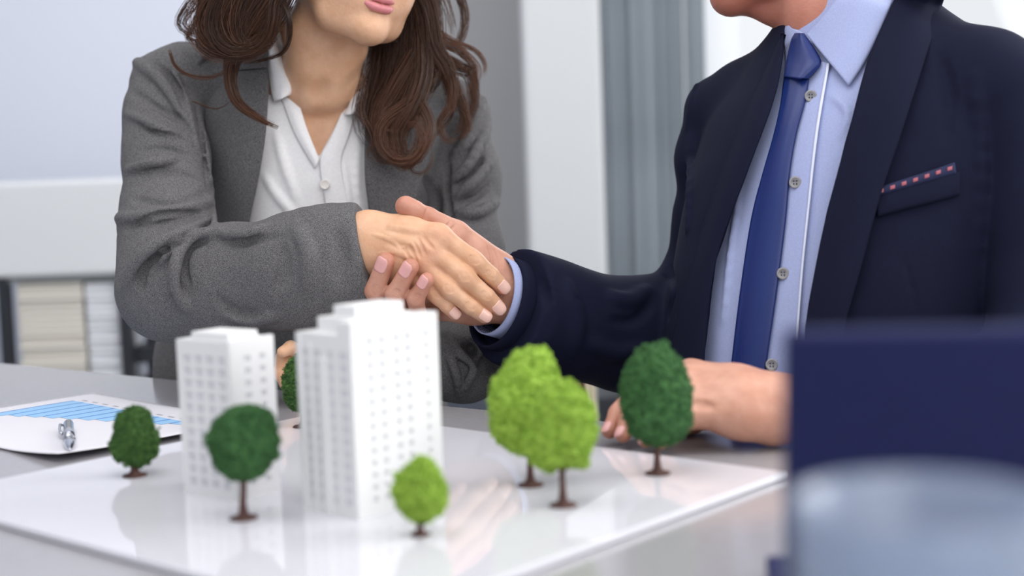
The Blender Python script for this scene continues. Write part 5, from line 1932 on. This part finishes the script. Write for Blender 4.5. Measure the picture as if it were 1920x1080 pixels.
for n_, (p0, p1, top, base_c, lab) in enumerate(((22, 150, 530, (222, 217, 208), 'stack of beige board sheets on the black sideboard shelf'),
                                            (152, 217, 534, (226, 228, 233), 'stack of white paper sheets beside the beige stack'))):
    x0, x1 = float(P(p0, 600, D_)[0]), float(P(p1, 600, D_)[0])
    z0, z1 = zl + 0.0205, float(P(100, top, D_)[2])
    st = empty('paper_stack', ((x0 + x1) / 2, D_ + 0.12, z0), lab, 'paper stack')
    mm = mat('stack_paper', srgb(*base_c), 0.7)
    nl = 18
    for i in range(nl):
        random.seed(i + 50 * n_)
        hgt = (z1 - z0) / nl
        MB().box(((x0 + x1) / 2 + random.uniform(-0.002, 0.002), D_ + 0.12 + random.uniform(-0.006, 0.006), z0 + hgt * (i + 0.47)),
                 (x1 - x0 - 0.006, 0.20, hgt * 0.92)).build('bundle', mm, st, bevel=0.002)


# chairs
def chair_for(c, label, back_z, m):
    r = empty('office_chair', (c[0], c[1], 0), label, 'chair')
    a = math.atan2(TN[1], TN[0])
    MB().box((c[0], c[1], 0.375), (0.46, 0.46, 0.05), a).build('seat', m, r, bevel=0.02, seg=3)
    bk = np.array([c[0], c[1], 0]) - TN * 0.235
    MB().box((bk[0], bk[1], back_z), (0.03, 0.40, 0.30), a).build('backrest', m, r, bevel=0.012, seg=3)
    MB().box((bk[0], bk[1], (0.36 + back_z) / 2), (0.02, 0.06, back_z - 0.36), a).build('back_support', M['dark'], r)
    MB().tube([(c[0], c[1], 0.07), (c[0], c[1], 0.36)], [0.03, 0.026], 16).build('column', M['chrome'], r, smooth=True)
    for k in range(5):
        t = a + k * 2 * math.pi / 5
        e = (c[0] + 0.28 * math.cos(t), c[1] + 0.28 * math.sin(t), 0.05)
        lg = MB().tube([(c[0], c[1], 0.09), e], [0.022, 0.014], 8).build('leg', M['dark'], r)
        MB().tube([(e[0], e[1] - 0.012, 0.026), (e[0], e[1] + 0.012, 0.026)], [0.025, 0.025], 14).build('caster', M['dark'], r, smooth=True)


chair_for(hw_ - TN * 0.02, 'blue grey office chair under the person in grey blazer', 0.58, mat('blue_grey_fabric', srgb(150, 158, 172), 0.85))
chair_for(hm - TN * 0.02, 'dark office chair under the person in navy suit', 0.58, M['dark'])

# empty wooden chair between the two people
dz = 2.25
x0, x1 = float(P(884, 740, dz)[0]), float(P(1094, 740, dz)[0])
zt2, zb2 = float(P(1000, 640, dz)[2]), 0.36
xm = (x0 + x1) / 2
wc = empty('wooden_chair', (xm, dz + 0.2, 0), 'brown bent wood chair with pale layered edge behind the navy sleeve', 'chair')
bmx = MB()
bmx.add([(x0 + 0.02, dz, zb2), (x1, dz, zb2), (x1 + 0.004, dz - 0.004, zt2), (x0 - 0.03, dz - 0.004, zt2), (x0 + 0.02, dz + 0.02, zb2), (x1, dz + 0.02, zb2), (x1 + 0.004, dz + 0.016, zt2), (x0 - 0.03, dz + 0.016, zt2)],
        [(0, 1, 2, 3), (5, 4, 7, 6), (1, 5, 6, 2), (4, 0, 3, 7), (3, 2, 6, 7), (4, 5, 1, 0)])
bmx.build('backrest', M['wood'], wc, bevel=0.004)
for i, (mm, w_) in enumerate(((M['ply'], 0.007), (M['ply2'], 0.002), (M['ply'], 0.006), (M['ply2'], 0.005))):
    off = sum((0.007, 0.002, 0.006, 0.005)[:i])
    MB().box((x1 + 0.004 + off + w_ / 2, dz + 0.06, (zt2 + zb2) / 2), (w_, 0.14, zt2 - zb2)).build('veneer_layer', mm, wc)
MB().box((xm, dz + 0.24, 0.44), (x1 - x0 + 0.03, 0.44, 0.03)).build('seat', M['wood'], wc, bevel=0.01, seg=3)
for sx in (-1, 1):
    for yy in (0.06, 0.40):
        MB().tube([(xm + sx * (x1 - x0) * 0.42, dz + yy, 0.43), (xm + sx * (x1 - x0) * 0.52, dz + yy * 1.1 - 0.02, 0.0)], [0.016, 0.012], 10).build('leg', M['wood'], wc, smooth=True)
# low dark cabinet far behind
x0, x1 = float(P(1096, 760, 3.2)[0]), float(P(1330, 760, 3.2)[0])
zc = float(P(1150, 752, 3.2)[2])
lc = empty('low_cabinet', ((x0 + x1) / 2, 3.4, 0), 'low charcoal cabinet by the grey blind', 'cabinet')
MB().box(((x0 + x1) / 2, 3.4, zc / 2 + 0.01), (x1 - x0, 0.36, zc - 0.02)).build('cabinet_box', M['dark'], lc, bevel=0.004)
MB().box(((x0 + x1) / 2, 3.215, zc * 0.55), (x1 - x0 - 0.03, 0.012, zc * 0.7)).build('door', M['dark'], lc, bevel=0.002)
